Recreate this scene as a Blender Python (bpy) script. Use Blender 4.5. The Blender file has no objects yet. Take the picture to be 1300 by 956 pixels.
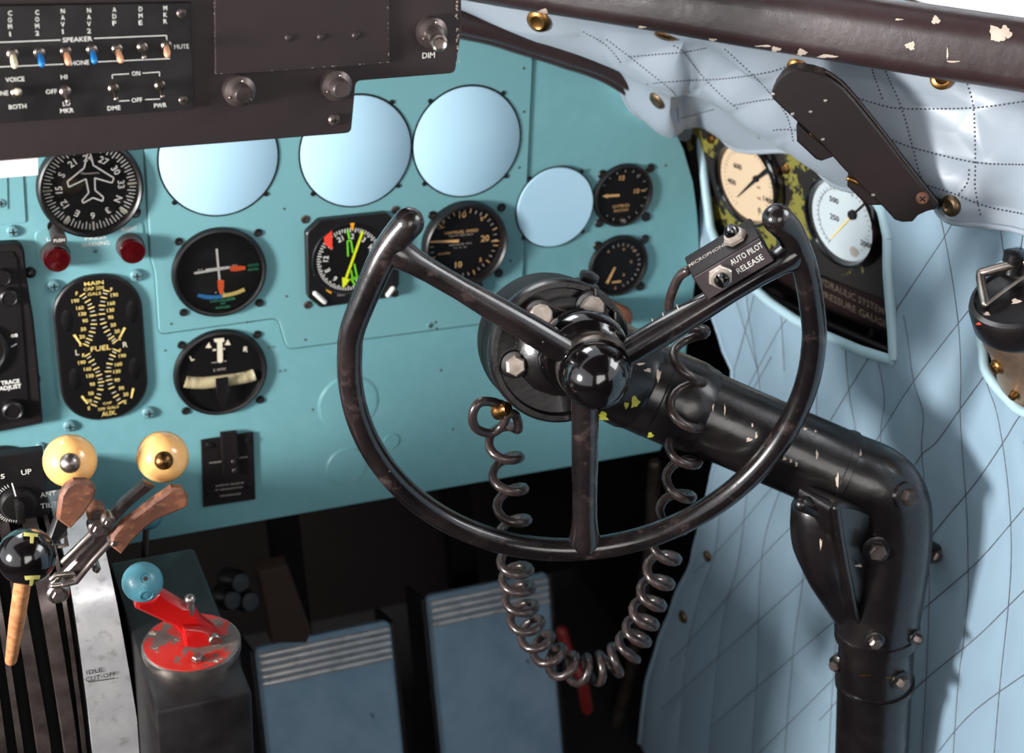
import bpy, bmesh, math, random
from mathutils import Vector, Matrix, noise, kdtree
from mathutils.bvhtree import BVHTree
random.seed(7)
PI = math.pi
V = Vector
scene = bpy.context.scene
COL = scene.collection

# ------------------------------------------------------------------ camera model (1300 x 956)
F = 1880.0
ZC = 1.30
CAM = V((0, -1.25, ZC))
RX = V((0.92101728, 0.13728005, -0.36452895))
RY = V((-0.38686013, 0.43159192, -0.81490347))
RZ = V((0.04545776, 0.89156189, 0.45061179))

def ray(p):
    c = V((p[0]-650, -(p[1]-478), -F))
    return V((RX.dot(c), RY.dot(c), RZ.dot(c)))
def aty(p, y):
    d = ray(p); return CAM + d*((y-CAM.y)/d.y)
def atx(p, x):
    d = ray(p); return CAM + d*((x-CAM.x)/d.x)
def atz(p, z):
    d = ray(p); return CAM + d*((z-CAM.z)/d.z)
def Z(x0, y0, s):
    return lambda x, y: (x0 + x/s, y0 + y/s)

class Fr:
    """a local frame: X right, Y up, Z out of the face"""
    def __init__(s, o, ex, ey, ez):
        s.o, s.ex, s.ey, s.ez = V(o), V(ex).normalized(), V(ey).normalized(), V(ez).normalized()
    def mat(s):
        m = Matrix((s.ex, s.ey, s.ez)).transposed().to_4x4(); m.translation = s.o; return m
    def loc(s, p, h=0.0):
        d = ray(p); t = ((s.o + s.ez*h - CAM).dot(s.ez))/d.dot(s.ez)
        q = CAM + d*t - s.o
        return V((q.dot(s.ex), q.dot(s.ey), h))
    def at(s, p):
        l = s.loc(p); return Fr(s.o + s.ex*l.x + s.ey*l.y, s.ex, s.ey, s.ez)
    def sx(s, p, n=1.0): return (s.loc((p[0]+n/2, p[1]))-s.loc((p[0]-n/2, p[1]))).length
    def sy(s, p, n=1.0):
        a = s.loc((p[0], p[1]-n/2)); b = s.loc((p[0], p[1]+n/2)); return (a-b).length
    def w(s, l): return s.o + s.ex*l[0] + s.ey*l[1] + s.ez*l[2]

def panel_frame(y): return Fr((0, y, ZC), (1, 0, 0), (0, 0, 1), (0, -1, 0))
def wall_frame(x): return Fr((x, 0, ZC), (0, -1, 0), (0, 0, 1), (-1, 0, 0))

# ------------------------------------------------------------------ materials
def lin(c):
    return tuple((v/255/12.92 if v/255 <= .04045 else ((v/255+.055)/1.055)**2.4) for v in c) + (1,)
def mat(name, col, rough=.5, metal=0, mott=None, chips=None, bump=None, coat=0, stretch=None, rvar=0, trans=0, emis=0, spec=None, sheen=0, sss=0):
    m = bpy.data.materials.new(name); m.use_nodes = True
    nt = m.node_tree; N = nt.nodes; L = nt.links
    b = N['Principled BSDF']
    b.inputs['Base Color'].default_value = lin(col)
    b.inputs['Roughness'].default_value = rough
    b.inputs['Metallic'].default_value = metal
    if coat: b.inputs['Coat Weight'].default_value = coat; b.inputs['Coat Roughness'].default_value = .12
    if trans: b.inputs['Transmission Weight'].default_value = trans
    if spec is not None: b.inputs['Specular IOR Level'].default_value = spec
    if sheen: b.inputs['Sheen Weight'].default_value = sheen
    if sss: b.inputs['Subsurface Weight'].default_value = sss; b.inputs['Subsurface Scale'].default_value = .01
    if emis: b.inputs['Emission Color'].default_value = lin(col); b.inputs['Emission Strength'].default_value = emis
    tc = N.new('ShaderNodeTexCoord'); mp = N.new('ShaderNodeMapping')
    L.new(tc.outputs['Object'], mp.inputs['Vector'])
    if stretch: mp.inputs['Scale'].default_value = stretch
    def nz(sc, det=5, rg=.6):
        n = N.new('ShaderNodeTexNoise'); n.inputs['Scale'].default_value = sc; n.inputs['Detail'].default_value = det
        n.inputs['Roughness'].default_value = rg
        L.new(mp.outputs['Vector'], n.inputs['Vector']); return n
    def ramp(src, lo, hi):
        r = N.new('ShaderNodeMapRange'); r.inputs['From Min'].default_value = lo; r.inputs['From Max'].default_value = hi
        L.new(src, r.inputs['Value']); return r.outputs['Result']
    cur = None
    def mix(fac, c2):
        nonlocal cur
        x = N.new('ShaderNodeMix'); x.data_type = 'RGBA'
        L.new(fac, x.inputs['Factor'])
        if cur is None: x.inputs['A'].default_value = lin(col)
        else: L.new(cur, x.inputs['A'])
        x.inputs['B'].default_value = lin(c2)
        cur = x.outputs['Result']
    if mott:
        for (sc, lo, hi, c2) in mott: mix(ramp(nz(sc).outputs['Fac'], lo, hi), c2)
    if chips:
        for (sc, lo, hi, c2) in chips: mix(ramp(nz(sc, 8, .7).outputs['Fac'], lo, hi), c2)
    if cur is not None: L.new(cur, b.inputs['Base Color'])
    if rvar:
        L.new(ramp_out(N, L, nz(35).outputs['Fac'], max(0, rough-rvar), rough+rvar), b.inputs['Roughness'])
    if bump:
        bp = N.new('ShaderNodeBump'); bp.inputs['Strength'].default_value = bump[1]; bp.inputs['Distance'].default_value = bump[2] if len(bump) > 2 else .001
        L.new(nz(bump[0], 6).outputs['Fac'], bp.inputs['Height']); L.new(bp.outputs['Normal'], b.inputs['Normal'])
    return m
def ramp_out(N, L, src, lo, hi):
    r = N.new('ShaderNodeMapRange'); r.inputs['From Min'].default_value = .3; r.inputs['From Max'].default_value = .7
    r.inputs['To Min'].default_value = lo; r.inputs['To Max'].default_value = hi
    L.new(src, r.inputs['Value']); return r.outputs['Result']

TEAL = (112, 164, 170)
M = dict(
 teal=mat('teal_panel_paint', TEAL, .42, mott=[(6, .35, .75, (106, 158, 164)), (60, .45, .8, (117, 169, 175))], chips=[(55, .735, .76, (150, 170, 160)), (130, .76, .78, (50, 80, 85))], bump=(120, .06)),
 teal2=mat('teal_plate_paint', (113, 163, 168), .4, mott=[(5, .35, .75, (107, 157, 163))], chips=[(70, .74, .765, (160, 175, 165))], bump=(120, .06)),
 plug=mat('pale_blue_cover_paint', (176, 214, 234), .8, mott=[(8, .4, .8, (168, 209, 231))], chips=[(90, .77, .79, (110, 140, 150))]),
 black=mat('satin_black_metal', (16, 13, 14), .42, mott=[(30, .4, .8, (26, 21, 22))], bump=(200, .08), rvar=.1),
 dullblack=mat('dull_black_paint', (22, 17, 18), .55, mott=[(12, .4, .8, (34, 28, 28))], chips=[(160, .735, .75, (120, 105, 100))], bump=(260, .15), spec=.25),
 drum=mat('rough_black_drum_paint', (12, 9, 10), .62, bump=(120, .4), spec=.3),
 box=mat('worn_black_enclosure_paint', (46, 37, 38), .45, mott=[(9, .4, .75, (57, 47, 47)), (2.5, .4, .8, (36, 28, 29))], chips=[(60, .70, .715, (104, 90, 86)), (140, .72, .735, (140, 122, 116)), (300, .73, .75, (190, 175, 168))], bump=(300, .12), spec=.3),
 face=mat('instrument_face_black', (11, 9, 10), .5, spec=.25),
 bezel=mat('instrument_bezel_black', (15, 12, 13), .4, mott=[(40, .4, .8, (24, 20, 21))]),
 matte=mat('deep_black_matte', (10, 8, 8), .9),
 white=mat('white_marking', (225, 222, 215), .6),
 dim=mat('grey_marking', (158, 148, 142), .6),
 cream=mat('cream_marking', (214, 205, 180), .6),
 aged=mat('aged_luminous_marking', (205, 160, 105), .6),
 yel=mat('yellow_marking', (235, 205, 120), .6),
 lime=mat('lime_needle', (215, 225, 30), .5),
 green=mat('green_needle', (120, 215, 40), .5),
 mint=mat('green_marking', (70, 190, 140), .6),
 orange=mat('orange_flag', (240, 95, 35), .5),
 amber=mat('amber_marking', (235, 160, 30), .5),
 redflag=mat('red_flag', (225, 65, 45), .5),
 blue=mat('blue_marking', (45, 125, 190), .5),
 card=mat('white_card', (236, 230, 228), .7),
 glass=mat('clear_glass', (255, 255, 255), .03, trans=1),
 steel=mat('worn_steel', (175, 165, 158), .35, 1, mott=[(40, .4, .7, (120, 108, 100))], bump=(90, .1)),
 dsteel=mat('dark_steel', (98, 88, 85), .36, .6, mott=[(40, .4, .7, (60, 50, 48))], bump=(90, .15)),
 alu=mat('scuffed_aluminium', (205, 204, 204), .36, .4, mott=[(25, .35, .7, (176, 176, 180)), (90, .55, .8, (140, 136, 134))], bump=(120, .15), rvar=.12),
 brass=mat('aged_brass', (165, 120, 70), .35, 1, mott=[(60, .4, .7, (95, 66, 40))]),
 bronze=mat('bronze_snap', (125, 105, 80), .4, .9, mott=[(80, .4, .7, (90, 72, 55))]),
 rust=mat('rusty_painted_steel', (128, 78, 54), .6, .1, mott=[(30, .35, .65, (84, 54, 44)), (110, .5, .65, (150, 96, 66))], bump=(130, .3)),
 amberknob=mat('amber_plastic_knob', (248, 186, 110), .2, coat=.5, mott=[(20, .4, .8, (250, 200, 134))], spec=.6, sss=.35),
 redlens=mat('red_lamp_lens', (62, 5, 9), .12, coat=.8),
 darkred=mat('dim_red_paint', (120, 22, 20), .5),
 red=mat('chipped_red_paint', (172, 12, 10), .32, mott=[(30, .4, .8, (165, 12, 12))], bump=(150, .1)),
 redwear=mat('worn_red_disc_paint', (176, 34, 24), .45, mott=[(45, .5, .53, (96, 80, 74))], chips=[(90, .62, .64, (200, 185, 170)), (60, .6, .62, (80, 66, 60))], bump=(100, .3)),
 knobblue=mat('pale_blue_knob_paint', (74, 130, 144), .4, coat=.15, mott=[(30, .4, .8, (66, 120, 134))], chips=[(120, .73, .75, (40, 70, 80))], bump=(60, .1)),
 wood=mat('varnished_wood', (196, 142, 96), .4, mott=[(30, .35, .7, (150, 92, 58))], stretch=(8, 8, 1)),
 wheel=mat('worn_glossy_black_enamel', (16, 12, 13), .24, coat=.4, mott=[(14, .45, .68, (38, 30, 30)), (60, .58, .70, (62, 51, 49))], chips=[(190, .69, .71, (150, 132, 124))], bump=(45, .3), rvar=.1),
 bolt=mat('dulled_bolt_metal', (190, 178, 168), .4, .45, mott=[(60, .4, .7, (140, 126, 114))], bump=(90, .3)),
 tealscrew=mat('painted_screw_head', (100, 140, 146), .5, .1),
 enamel=mat('glossy_black_enamel', (11, 8, 9), .13, coat=.7, mott=[(40, .6, .75, (42, 32, 32))], bump=(30, .12, .0006)),
 column=mat('chipped_black_column_enamel', (16, 12, 13), .32, coat=.2, mott=[(18, .5, .8, (30, 24, 24))], chips=[(75, .715, .73, (190, 170, 140)), (200, .74, .75, (200, 190, 170))], bump=(28, .55, .0015), rvar=.08),
 olive=mat('exposed_primer_yellow_green', (150, 150, 45), .6, mott=[(90, .4, .7, (190, 185, 90))]),
 primer=mat('exposed_cream_primer', (200, 184, 168), .6, mott=[(90, .4, .7, (180, 160, 145))]),
 cord=mat('brown_rubber_cord', (52, 41, 39), .3, mott=[(30, .35, .7, (38, 30, 29)), (150, .5, .8, (72, 58, 54))], coat=.15),
 cloth=mat('pale_blue_leathercloth', (136, 160, 176), .5, mott=[(5, .35, .8, (128, 152, 169))], chips=[(40, .74, .77, (100, 110, 120))], bump=(220, .1), sheen=.1),
 cloth2=mat('faded_grey_blue_leathercloth', (148, 158, 168), .4, mott=[(5, .35, .8, (138, 149, 161))], chips=[(30, .73, .78, (175, 165, 140))], bump=(180, .1), sheen=.1),
 thread=mat('dark_stitching_thread', (78, 78, 86), .8),
 piping=mat('pale_piping', (165, 195, 205), .45),
 brown=mat('dark_brown_frame_paint', (50, 34, 35), .38, mott=[(10, .35, .75, (40, 27, 28)), (2, .4, .8, (57, 41, 41))], chips=[(80, .72, .735, (150, 118, 110)), (260, .75, .77, (170, 140, 130))], bump=(120, .25), rvar=.1),
 bracket=mat('dark_brown_bracket_paint', (22, 13, 13), .45, mott=[(12, .4, .75, (30, 19, 18))], chips=[(110, .755, .77, (180, 150, 130))], bump=(150, .15), spec=.3),
 mottled=mat('flaking_black_over_yellow_green', (118, 114, 46), .55, chips=[(15, .455, .465, (20, 15, 14))], mott=[(60, .4, .8, (134, 128, 60))], bump=(60, .3)),
 dialcream=mat('cream_dial_face', (204, 180, 150), .6),
 dialwhite=mat('pale_dial_face', (180, 192, 197), .6),
 ink=mat('dial_ink', (40, 34, 34), .6),
 pedal=mat('worn_blue_pedal_paint', (134, 160, 180), .35, mott=[(12, .4, .7, (112, 140, 162))], chips=[(26, .64, .66, (60, 66, 72))], bump=(80, .2), coat=.2),
dimbrown=mat('dim_brown_steel', (52, 37, 31), .55, .1),
 plate=mat('grey_name_plate', (70, 60, 62), .45),
 canister=mat('weathered_bronze_canister', (150, 128, 108), .45, .6, mott=[(25, .4, .65, (100, 76, 60)), (8, .5, .6, (176, 160, 142))], bump=(70, .3)),
 shell=mat('dark_cockpit_shell', (13, 9, 9), .85, mott=[(8, .4, .8, (19, 14, 13))], spec=.15),
 floor=mat('black_rubber_floor', (18, 15, 15), .85, bump=(80, .3)),
 skin=mat('green_primer_skin', (60, 62, 48), .7),
)

# ------------------------------------------------------------------ mesh builder
_tc = {}
def text_geo(s, bold=.0):
    k = (s, bold)
    if k in _tc: return _tc[k]
    cu = bpy.data.curves.new('t', 'FONT'); cu.body = s; cu.align_x = 'CENTER'; cu.size = 1; cu.offset = bold; cu.resolution_u = 2
    o = bpy.data.objects.new('t', cu); COL.objects.link(o)
    dg = bpy.context.evaluated_depsgraph_get(); dg.update()
    me = o.evaluated_get(dg).to_mesh()
    vs = [v.co.copy() for v in me.vertices]; fs = [tuple(p.vertices) for p in me.polygons]
    o.evaluated_get(dg).to_mesh_clear()
    bpy.data.objects.remove(o); bpy.data.curves.remove(cu)
    x0 = min(v.x for v in vs); x1 = max(v.x for v in vs); y0 = min(v.y for v in vs); y1 = max(v.y for v in vs)
    for v in vs: v.x -= (x0+x1)/2; v.y -= (y0+y1)/2
    _tc[k] = (vs, fs, x1-x0, y1-y0); return _tc[k]

def catmull(P, n=8, closed=False):
    P = [V(p) for p in P]; out = []
    m = len(P)
    rng = range(m) if closed else range(m-1)
    for i in rng:
        if closed: a, b, c, d = P[i-1], P[i], P[(i+1) % m], P[(i+2) % m]
        else: a, b, c, d = P[max(i-1, 0)], P[i], P[i+1], P[min(i+2, m-1)]
        for k in range(n):
            t = k/n
            out.append(.5*((2*b)+(c-a)*t+(2*a-5*b+4*c-d)*t*t+(3*b-a-3*c+d)*t**3))
    if not closed: out.append(P[-1])
    return out

class MB:
    def __init__(s): s.v = []; s.f = []; s.m = []; s.mats = []; s.sm = []
    def mi(s, m):
        if m not in s.mats: s.mats.append(m)
        return s.mats.index(m)
    def add(s, vs, fs, m, smooth=True, T=None):
        o = len(s.v); i = s.mi(m)
        s.v += [(T @ V(v)) if T else V(v) for v in vs]
        for f in fs: s.f.append(tuple(o+k for k in f)); s.m.append(i); s.sm.append(smooth)
        return s
    def lathe(s, prof, m, T=None, seg=48, sx=1, sy=1):
        vs = []; fs = []; n = len(prof)
        for k in range(seg):
            a = 2*PI*k/seg
            for (r, z) in prof: vs.append((r*math.cos(a)*sx, r*math.sin(a)*sy, z))
        for k in range(seg):
            for j in range(n-1):
                a = k*n+j; b = ((k+1) % seg)*n+j
                fs.append((a, b, b+1, a+1))
        if prof[0][0] > 1e-7: fs.append(tuple(((seg-k) % seg)*n for k in range(seg)))
        if prof[-1][0] > 1e-7: fs.append(tuple(k*n+n-1 for k in range(seg)))
        return s.add(vs, fs, m, True, T)
    def sphere(s, r, m, T=None, seg=32, sz=1):
        return s.lathe([(r*math.sin(PI*j/16) if 0 < j < 16 else 0, -r*math.cos(PI*j/16)*sz) for j in range(17)], m, T, seg)
    def tube(s, P, r, m, seg=14, cap='round', closed=False, T=None, up=None):
        P = [V(p) for p in P]; n = len(P)
        R = [r]*n if not isinstance(r, (list, tuple)) else list(r)
        tg = []
        for i in range(n):
            if closed: t = P[(i+1) % n]-P[i-1]
            else: t = P[min(i+1, n-1)]-P[max(i-1, 0)]
            tg.append(t.normalized() if t.length > 1e-9 else V((0, 0, 1)))
        u = V((0, 0, 1)) if abs(tg[0].z) < .9 else V((1, 0, 0))
        if up: u = V(up)
        rings = []
        for i in range(n):
            u = (u - tg[i]*u.dot(tg[i]))
            u = u.normalized() if u.length > 1e-6 else tg[i].orthogonal().normalized()
            rings.append((P[i], u.copy(), tg[i].cross(u), R[i]))
        if cap == 'round' and not closed:
            c0 = rings[0]; c1 = rings[-1]; pre = []; post = []
            for k in range(4, 0, -1):
                a = PI/2*k/4.3
                pre.append((c0[0]-tg[0]*c0[3]*math.sin(a), c0[1], c0[2], c0[3]*math.cos(a)))
            for k in range(1, 5):
                a = PI/2*k/4.3
                post.append((c1[0]+tg[-1]*c1[3]*math.sin(a), c1[1], c1[2], c1[3]*math.cos(a)))
            rings = pre+rings+post
        vs = []; fs = []
        for (p, a, b, rr) in rings:
            for k in range(seg):
                th = 2*PI*k/seg; vs.append(p+(a*math.cos(th)+b*math.sin(th))*rr)
        N = len(rings)
        for i in range(N if closed else N-1):
            for k in range(seg):
                j = (i+1) % N; fs.append((i*seg+k, j*seg+k, j*seg+(k+1) % seg, i*seg+(k+1) % seg)[::-1])
        if not closed:
            fs.append(tuple(range(seg))[::-1]); fs.append(tuple((N-1)*seg+k for k in range(seg)))
        return s.add(vs, fs, m, True, T)
    def prism(s, out, z0, z1, m, bev=0, T=None, side=None):
        """2-D outline (counter-clockwise) from z0 up to z1, chamfered at the top by bev"""
        P = [V((p[0], p[1])) for p in out]
        ar = sum(P[i-1].x*P[i].y-P[i].x*P[i-1].y for i in range(len(P)))
        if ar < 0: P.reverse()
        n = len(P); vs = [(p.x, p.y, z0) for p in P]
        if bev:
            vs += [(p.x, p.y, z1-bev) for p in P]
            for i in range(n):
                a = (P[i]-P[i-1]); b = (P[(i+1) % n]-P[i])
                na = V((-a.y, a.x)).normalized() if a.length > 1e-9 else V((0, 0)); nb = V((-b.y, b.x)).normalized() if b.length > 1e-9 else na
                d = (na+nb); d = d.normalized() if d.length > 1e-6 else na
                q = P[i]+d*bev; vs.append((q.x, q.y, z1))
            L = 3
        else:
            vs += [(p.x, p.y, z1) for p in P]; L = 2
        fs = []
        for l in range(L-1):
            for i in range(n):
                j = (i+1) % n; fs.append((l*n+i, l*n+j, (l+1)*n+j, (l+1)*n+i))
        fs.append(tuple(range(n))[::-1]); fs.append(tuple((L-1)*n+i for i in range(n)))
        return s.add(vs, fs, m, True, T)
    def box(s, c, size, m, bev=0, T=None):
        bm = bmesh.new(); bmesh.ops.create_cube(bm, size=1)
        for v in bm.verts: v.co = V((v.co.x*size[0]+c[0], v.co.y*size[1]+c[1], v.co.z*size[2]+c[2]))
        if bev: bmesh.ops.bevel(bm, geom=bm.edges[:], offset=bev, segments=2, profile=.5, affect='EDGES')
        bm.verts.ensure_lookup_table()
        vs = [v.co.copy() for v in bm.verts]; fs = [tuple(v.index for v in f.verts) for f in bm.faces]; bm.free()
        return s.add(vs, fs, m, True, T)
    def line(s, a, b, w, m, z=0, T=None, w2=None):
        a = V((a[0], a[1])); b = V((b[0], b[1])); d = (b-a)
        if d.length < 1e-9: return s
        n = V((-d.y, d.x)).normalized(); w2 = w if w2 is None else w2
        return s.add([(a.x+n.x*w/2, a.y+n.y*w/2, z), (a.x-n.x*w/2, a.y-n.y*w/2, z), (b.x-n.x*w2/2, b.y-n.y*w2/2, z), (b.x+n.x*w2/2, b.y+n.y*w2/2, z)], [(0, 1, 2, 3)], m, False, T)
    def poly(s, P, m, z=0, T=None):
        P = [V((p[0], p[1])) for p in P]
        if sum(P[i-1].x*P[i].y-P[i].x*P[i-1].y for i in range(len(P))) < 0: P.reverse()
        return s.add([(p.x, p.y, z) for p in P], [tuple(range(len(P)))], m, False, T)
    def pline(s, P, w, m, z=0, closed=False, T=None):
        n = len(P)
        for i in range(n if closed else n-1): s.line(P[i], P[(i+1) % n], w, m, z, T)
        return s
    def disc(s, c, r, m, z=0, T=None, seg=40, ry=None):
        ry = ry or r
        return s.add([(c[0]+r*math.cos(2*PI*k/seg), c[1]+ry*math.sin(2*PI*k/seg), z) for k in range(seg)], [tuple(range(seg))], m, False, T)
    def arc(s, c, r, w, a0, a1, m, z=0, T=None, n=24):
        """angles in degrees clockwise from the top"""
        vs = []; fs = []
        for k in range(n+1):
            a = math.radians(a0+(a1-a0)*k/n)
            for q in (r-w/2, r+w/2): vs.append((c[0]+q*math.sin(a), c[1]+q*math.cos(a), z))
        for k in range(n): fs.append((2*k, 2*k+1, 2*k+3, 2*k+2)[::-1] if a1 > a0 else (2*k, 2*k+1, 2*k+3, 2*k+2))
        fs = [f[::-1] for f in fs]
        return s.add(vs, fs, m, False, T)
    def tick(s, c, ang, r0, r1, w, m, z=0, T=None):
        a = math.radians(ang); d = V((math.sin(a), math.cos(a)))
        return s.line(V(c[:2])+d*r0, V(c[:2])+d*r1, w, m, z, T)
    def text(s, t, c, h, m, z=0, w=None, rot=0, T=None, bold=.006):
        vs, fs, tw, th = text_geo(t, bold)
        capn = .72
        k = h/capn; kx = (w/tw) if w else k
        R = Matrix.Rotation(math.radians(rot), 4, 'Z')
        L = Matrix.Translation((c[0], c[1], z)) @ R
        T2 = (T @ L) if T else L
        return s.add([(v.x*kx, v.y*k, 0) for v in vs], fs, m, False, T2)
    def build(s, name, parent=None, world=False, angle=38, kind=None):
        me = bpy.data.meshes.new(name)
        inv = None
        if world and parent is not None: inv = WM[parent.name].inverted()
        vs = [(inv @ v) if inv else v for v in s.v]
        me.from_pydata([tuple(v) for v in vs], [], s.f)
        for m in s.mats: me.materials.append(m)
        me.polygons.foreach_set('material_index', s.m); me.polygons.foreach_set('use_smooth', s.sm)
        me.update(); me.validate(clean_customdata=False)
        me.set_sharp_from_angle(angle=math.radians(angle))
        o = bpy.data.objects.new(name, me); COL.objects.link(o)
        if parent is not None:
            o.parent = parent; WM[o.name] = WM[parent.name]
        else: WM[o.name] = Matrix.Identity(4)
        if kind: o['kind'] = kind
        return o

WM = {}
def tag(o, label=None, cat=None, group=None, kind=None):
    if label: o['label'] = label
    if cat: o['category'] = cat
    if group: o['group'] = group
    if kind: o['kind'] = kind
    return o
def thing(name, where, label, cat, group=None):
    o = bpy.data.objects.new(name, None); COL.objects.link(o); o.empty_display_size = .02
    m = where.mat() if isinstance(where, Fr) else Matrix.Translation(where)
    o.matrix_world = m; WM[o.name] = m.copy()
    return tag(o, label, cat, group)
def recenter(o, c):
    """give a top-level mesh built in world space its own origin"""
    c = V(c); o.data.transform(Matrix.Translation(-c)); o.location = c; WM[o.name] = Matrix.Translation(c); return o
def axis(o, d, up=(0, 0, 1)):
    """matrix whose Z runs along d"""
    z = V(d).normalized(); x = V(up).cross(z)
    if x.length < 1e-4: x = V((1, 0, 0))
    x.normalize(); y = z.cross(x)
    m = Matrix((x, y, z)).transposed().to_4x4(); m.translation = V(o); return m
TR = lambda x, y, z=0: Matrix.Translation((x, y, z))

def hexnut(mb, T, r, h, m, n=6):
    mb.prism([(r*math.cos(2*PI*k/n), r*math.sin(2*PI*k/n)) for k in range(n)], 0, h, m, bev=h*.25, T=T)
def screw(mb, T, r, m, slot=True, dark=None):
    mb.lathe([(r, 0), (r, r*.25), (r*.75, r*.55), (r*.25, r*.65), (0, r*.65)], m, T, seg=18)
    if slot:
        d = dark or M['matte']; z = r*.68
        mb.line((-r*.55, 0), (r*.55, 0), r*.22, d, z, T); mb.line((0, -r*.55), (0, r*.55), r*.22, d, z, T)

# ================================================================== MAIN INSTRUMENT PANEL
PF = panel_frame(0.0)
ip = thing('instrument_panel', PF, 'large turquoise painted instrument panel carrying the gauges behind the control wheel', 'instrument panel')
X0 = 0.7656
def pl(pts): return [tuple(PF.loc(p)[:2]) for p in pts]
top = pl([(888, 315), (885, 270), (880, 232), (868, 190), (850, 150), (826, 122), (795, 103), (760, 88), (726, 77), (671, 58), (620, 46), (585, 38)])
outl = [(-.12, -.8127), (.745, -.8127), (.757, -.78), (.7645, -.70)] + top + [(.40, -.30), (.25, -.27), (-.12, -.25)]
mb = MB(); mb.prism(outl, -.003, 0, M['teal'], bev=.0006); mb.build('panel_plate', ip)
def smooth_poly(pts, r=4):
    """round the corners of a pixel polygon"""
    out = []; n = len(pts)
    for i in range(n):
        a, b, c = V(pts[i-1]), V(pts[i]), V(pts[(i+1) % n])
        d1 = (a-b); d2 = (c-b); q = min(r, d1.length*.45, d2.length*.45)
        p0 = b+d1.normalized()*q; p1 = b+d2.normalized()*q
        for k in range(5):
            t = k/4; out.append(tuple(p0*(1-t)**2+b*2*t*(1-t)+p1*t*t))
    return out
sub = smooth_poly([(176, 60), (190, 325), (196, 345), (201, 424), (352, 403), (364, 443), (661, 404), (676, 70), (655, 58), (590, 45), (400, 50)], 9)
mb = MB(); mb.prism(pl(sub), 0, .0022, M['teal2'], bev=.0012); mb.build('sub_panel', ip)
M['seam'] = mat('dark_teal_seam', (46, 78, 82), .6)
mb = MB(); mb.tube([V((p[0], p[1], .0004)) for p in pl(sub)], .0008, M['seam'], seg=6, closed=True); mb.build('panel_seam', ip)
mb = MB(); mb.prism(pl(smooth_poly([(44, 293), (181, 280), (184, 325), (46, 338)], 8)), 0, .0012, M['teal2'], bev=.0005); mb.build('warning_light_plate', ip)
mb = MB(); mb.prism(pl(smooth_poly([(-60, 150), (25, 150), (33, 282), (-60, 291)], 3)), 0, .0014, M['teal2'], bev=.0005)
mb.prism(pl(smooth_poly([(-60, 150), (7, 150), (10, 265), (-60, 271)], 2)), .0014, .0024, M['teal2'], bev=.0004); mb.build('corner_plate', ip)
# round plugs outlined in the paint
for (p, r) in (((442, 512), 37), ((440, 592), 25), ((497, 560), 10)):
    c = PF.loc(p); rr = r*PF.sx(p); mb = MB()
    mb.lathe([(rr*1.02, 0), (rr*1.02, .0002), (rr, .0007), (rr*.97, .0004), (rr*.95, .0009), (0, .0009)], M['teal'], TR(c.x, c.y), seg=64); mb.build('hole_plug', ip)
# small rivets and holes
def spots(pts, r, m, name, par, fr, h=0, lens=True):
    for p in pts:
        c = fr.loc(p); mb = MB(); q = r*fr.sx(p)
        mb.lathe([(q, 0), (q*.8, q*.3), (0, q*.45)], m, TR(c.x, c.y, h), seg=12); mb.build(name, par)
spots([(360, 264), (363, 375), (387, 430), (552, 408), (464, 272), (553, 416), (647, 330), (664, 86), (664, 141), (658, 212), (341, 440), (355, 470), (217, 410), (313, 408)], 1.6, M['dsteel'], 'rivet', ip, PF, .0022)
spots([(210, 445), (397, 520), (430, 540), (500, 610), (640, 590), (845, 210), (560, 470), (575, 545)], 1.6, M['dsteel'], 'rivet', ip, PF)
for p, r in (((16, 293), 9), ((68, 362), 9), ((173, 349), 9), ((88, 540), 9), ((188, 523), 9), ((51, 566), 6), ((88, 541), 1), ((355, 452), 1), ((1, 257), 8), ((121, 318), 4), ((545, 412), 5)):
    if r < 3: continue
    c = PF.loc(p); mb = MB(); screw(mb, TR(c.x, c.y, .0005), r*PF.sx(p)*.95, M['tealscrew'], dark=M['matte']); mb.build('screw', ip)
# dark mounting holes for the rings of the covers
def holes(pts, fr, par, r=4.5, h=.0002, name='mounting_screw'):
    for p in pts:
        c = fr.loc(p); q = r*fr.sx(p); mb = MB()
        mb.lathe([(q*1.15, h-.0002), (q*1.15, h+.0006), (q*.95, h+.0012), (q*.6, h+.0004), (0, h+.0004)], M['bezel'], TR(c.x, c.y), seg=16)
        mb.line((c.x-q*.5, c.y-q*.3), (c.x+q*.5, c.y+q*.3), q*.22, M['dsteel'], h+.0007)
        mb.build(name, par)

# the lettering on the warning-light plate
mb = MB()
for t, p, h, w in (('FUEL', (119, 294), 5, 20), ('PRESS', (121, 301), 5, 27), ('WARNING', (121, 309), 5.5, 35), ('RIGHT', (164, 290), 5, 20), ('LEFT', (68, 302), 5, 18)):
    c = PF.loc(p); mb.text(t, c, h*PF.sy(p), M['white'], .0014, w=w*PF.sx(p))
mb.build('lettering', ip)

# ---- the four blank covers
def cover(px, wpx, hgt, label):
    fr = panel_frame(-hgt).at(px); s = fr.sx(px); r = wpx/2*s
    t = thing('blanking_cover', fr, label, 'panel cover', 'blank covers on the instrument panel')
    mb = MB(); mb.lathe([(r, 0), (r, .0012), (r*.985, .0018), (0, .0018)], M['plug'], seg=96); mb.build('cover_disc', t)
    mb = MB(); mb.lathe([(r*1.035, 0), (r*1.035, .0004), (r*1.005, .0004), (r*1.004, 0)], M['matte'], seg=96); mb.build('painted_shadow_ring', t)  # flat black ring: shadow of a recessed disc put into its colour
    for k, a in enumerate((38, 132, 228, 318)):
        mb = MB(); a = math.radians(a)
        mb.lathe([(.0024, 0), (.0022, .0007), (0, .001)], M['bezel'], TR(r*1.06*math.sin(a), r*1.06*math.cos(a), 0), seg=14); mb.build('mounting_screw', t)
cover((278, 201), 150, .0024, 'large pale blue blank cover right of the compass dial, cut off above by black enclosure')
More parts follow.
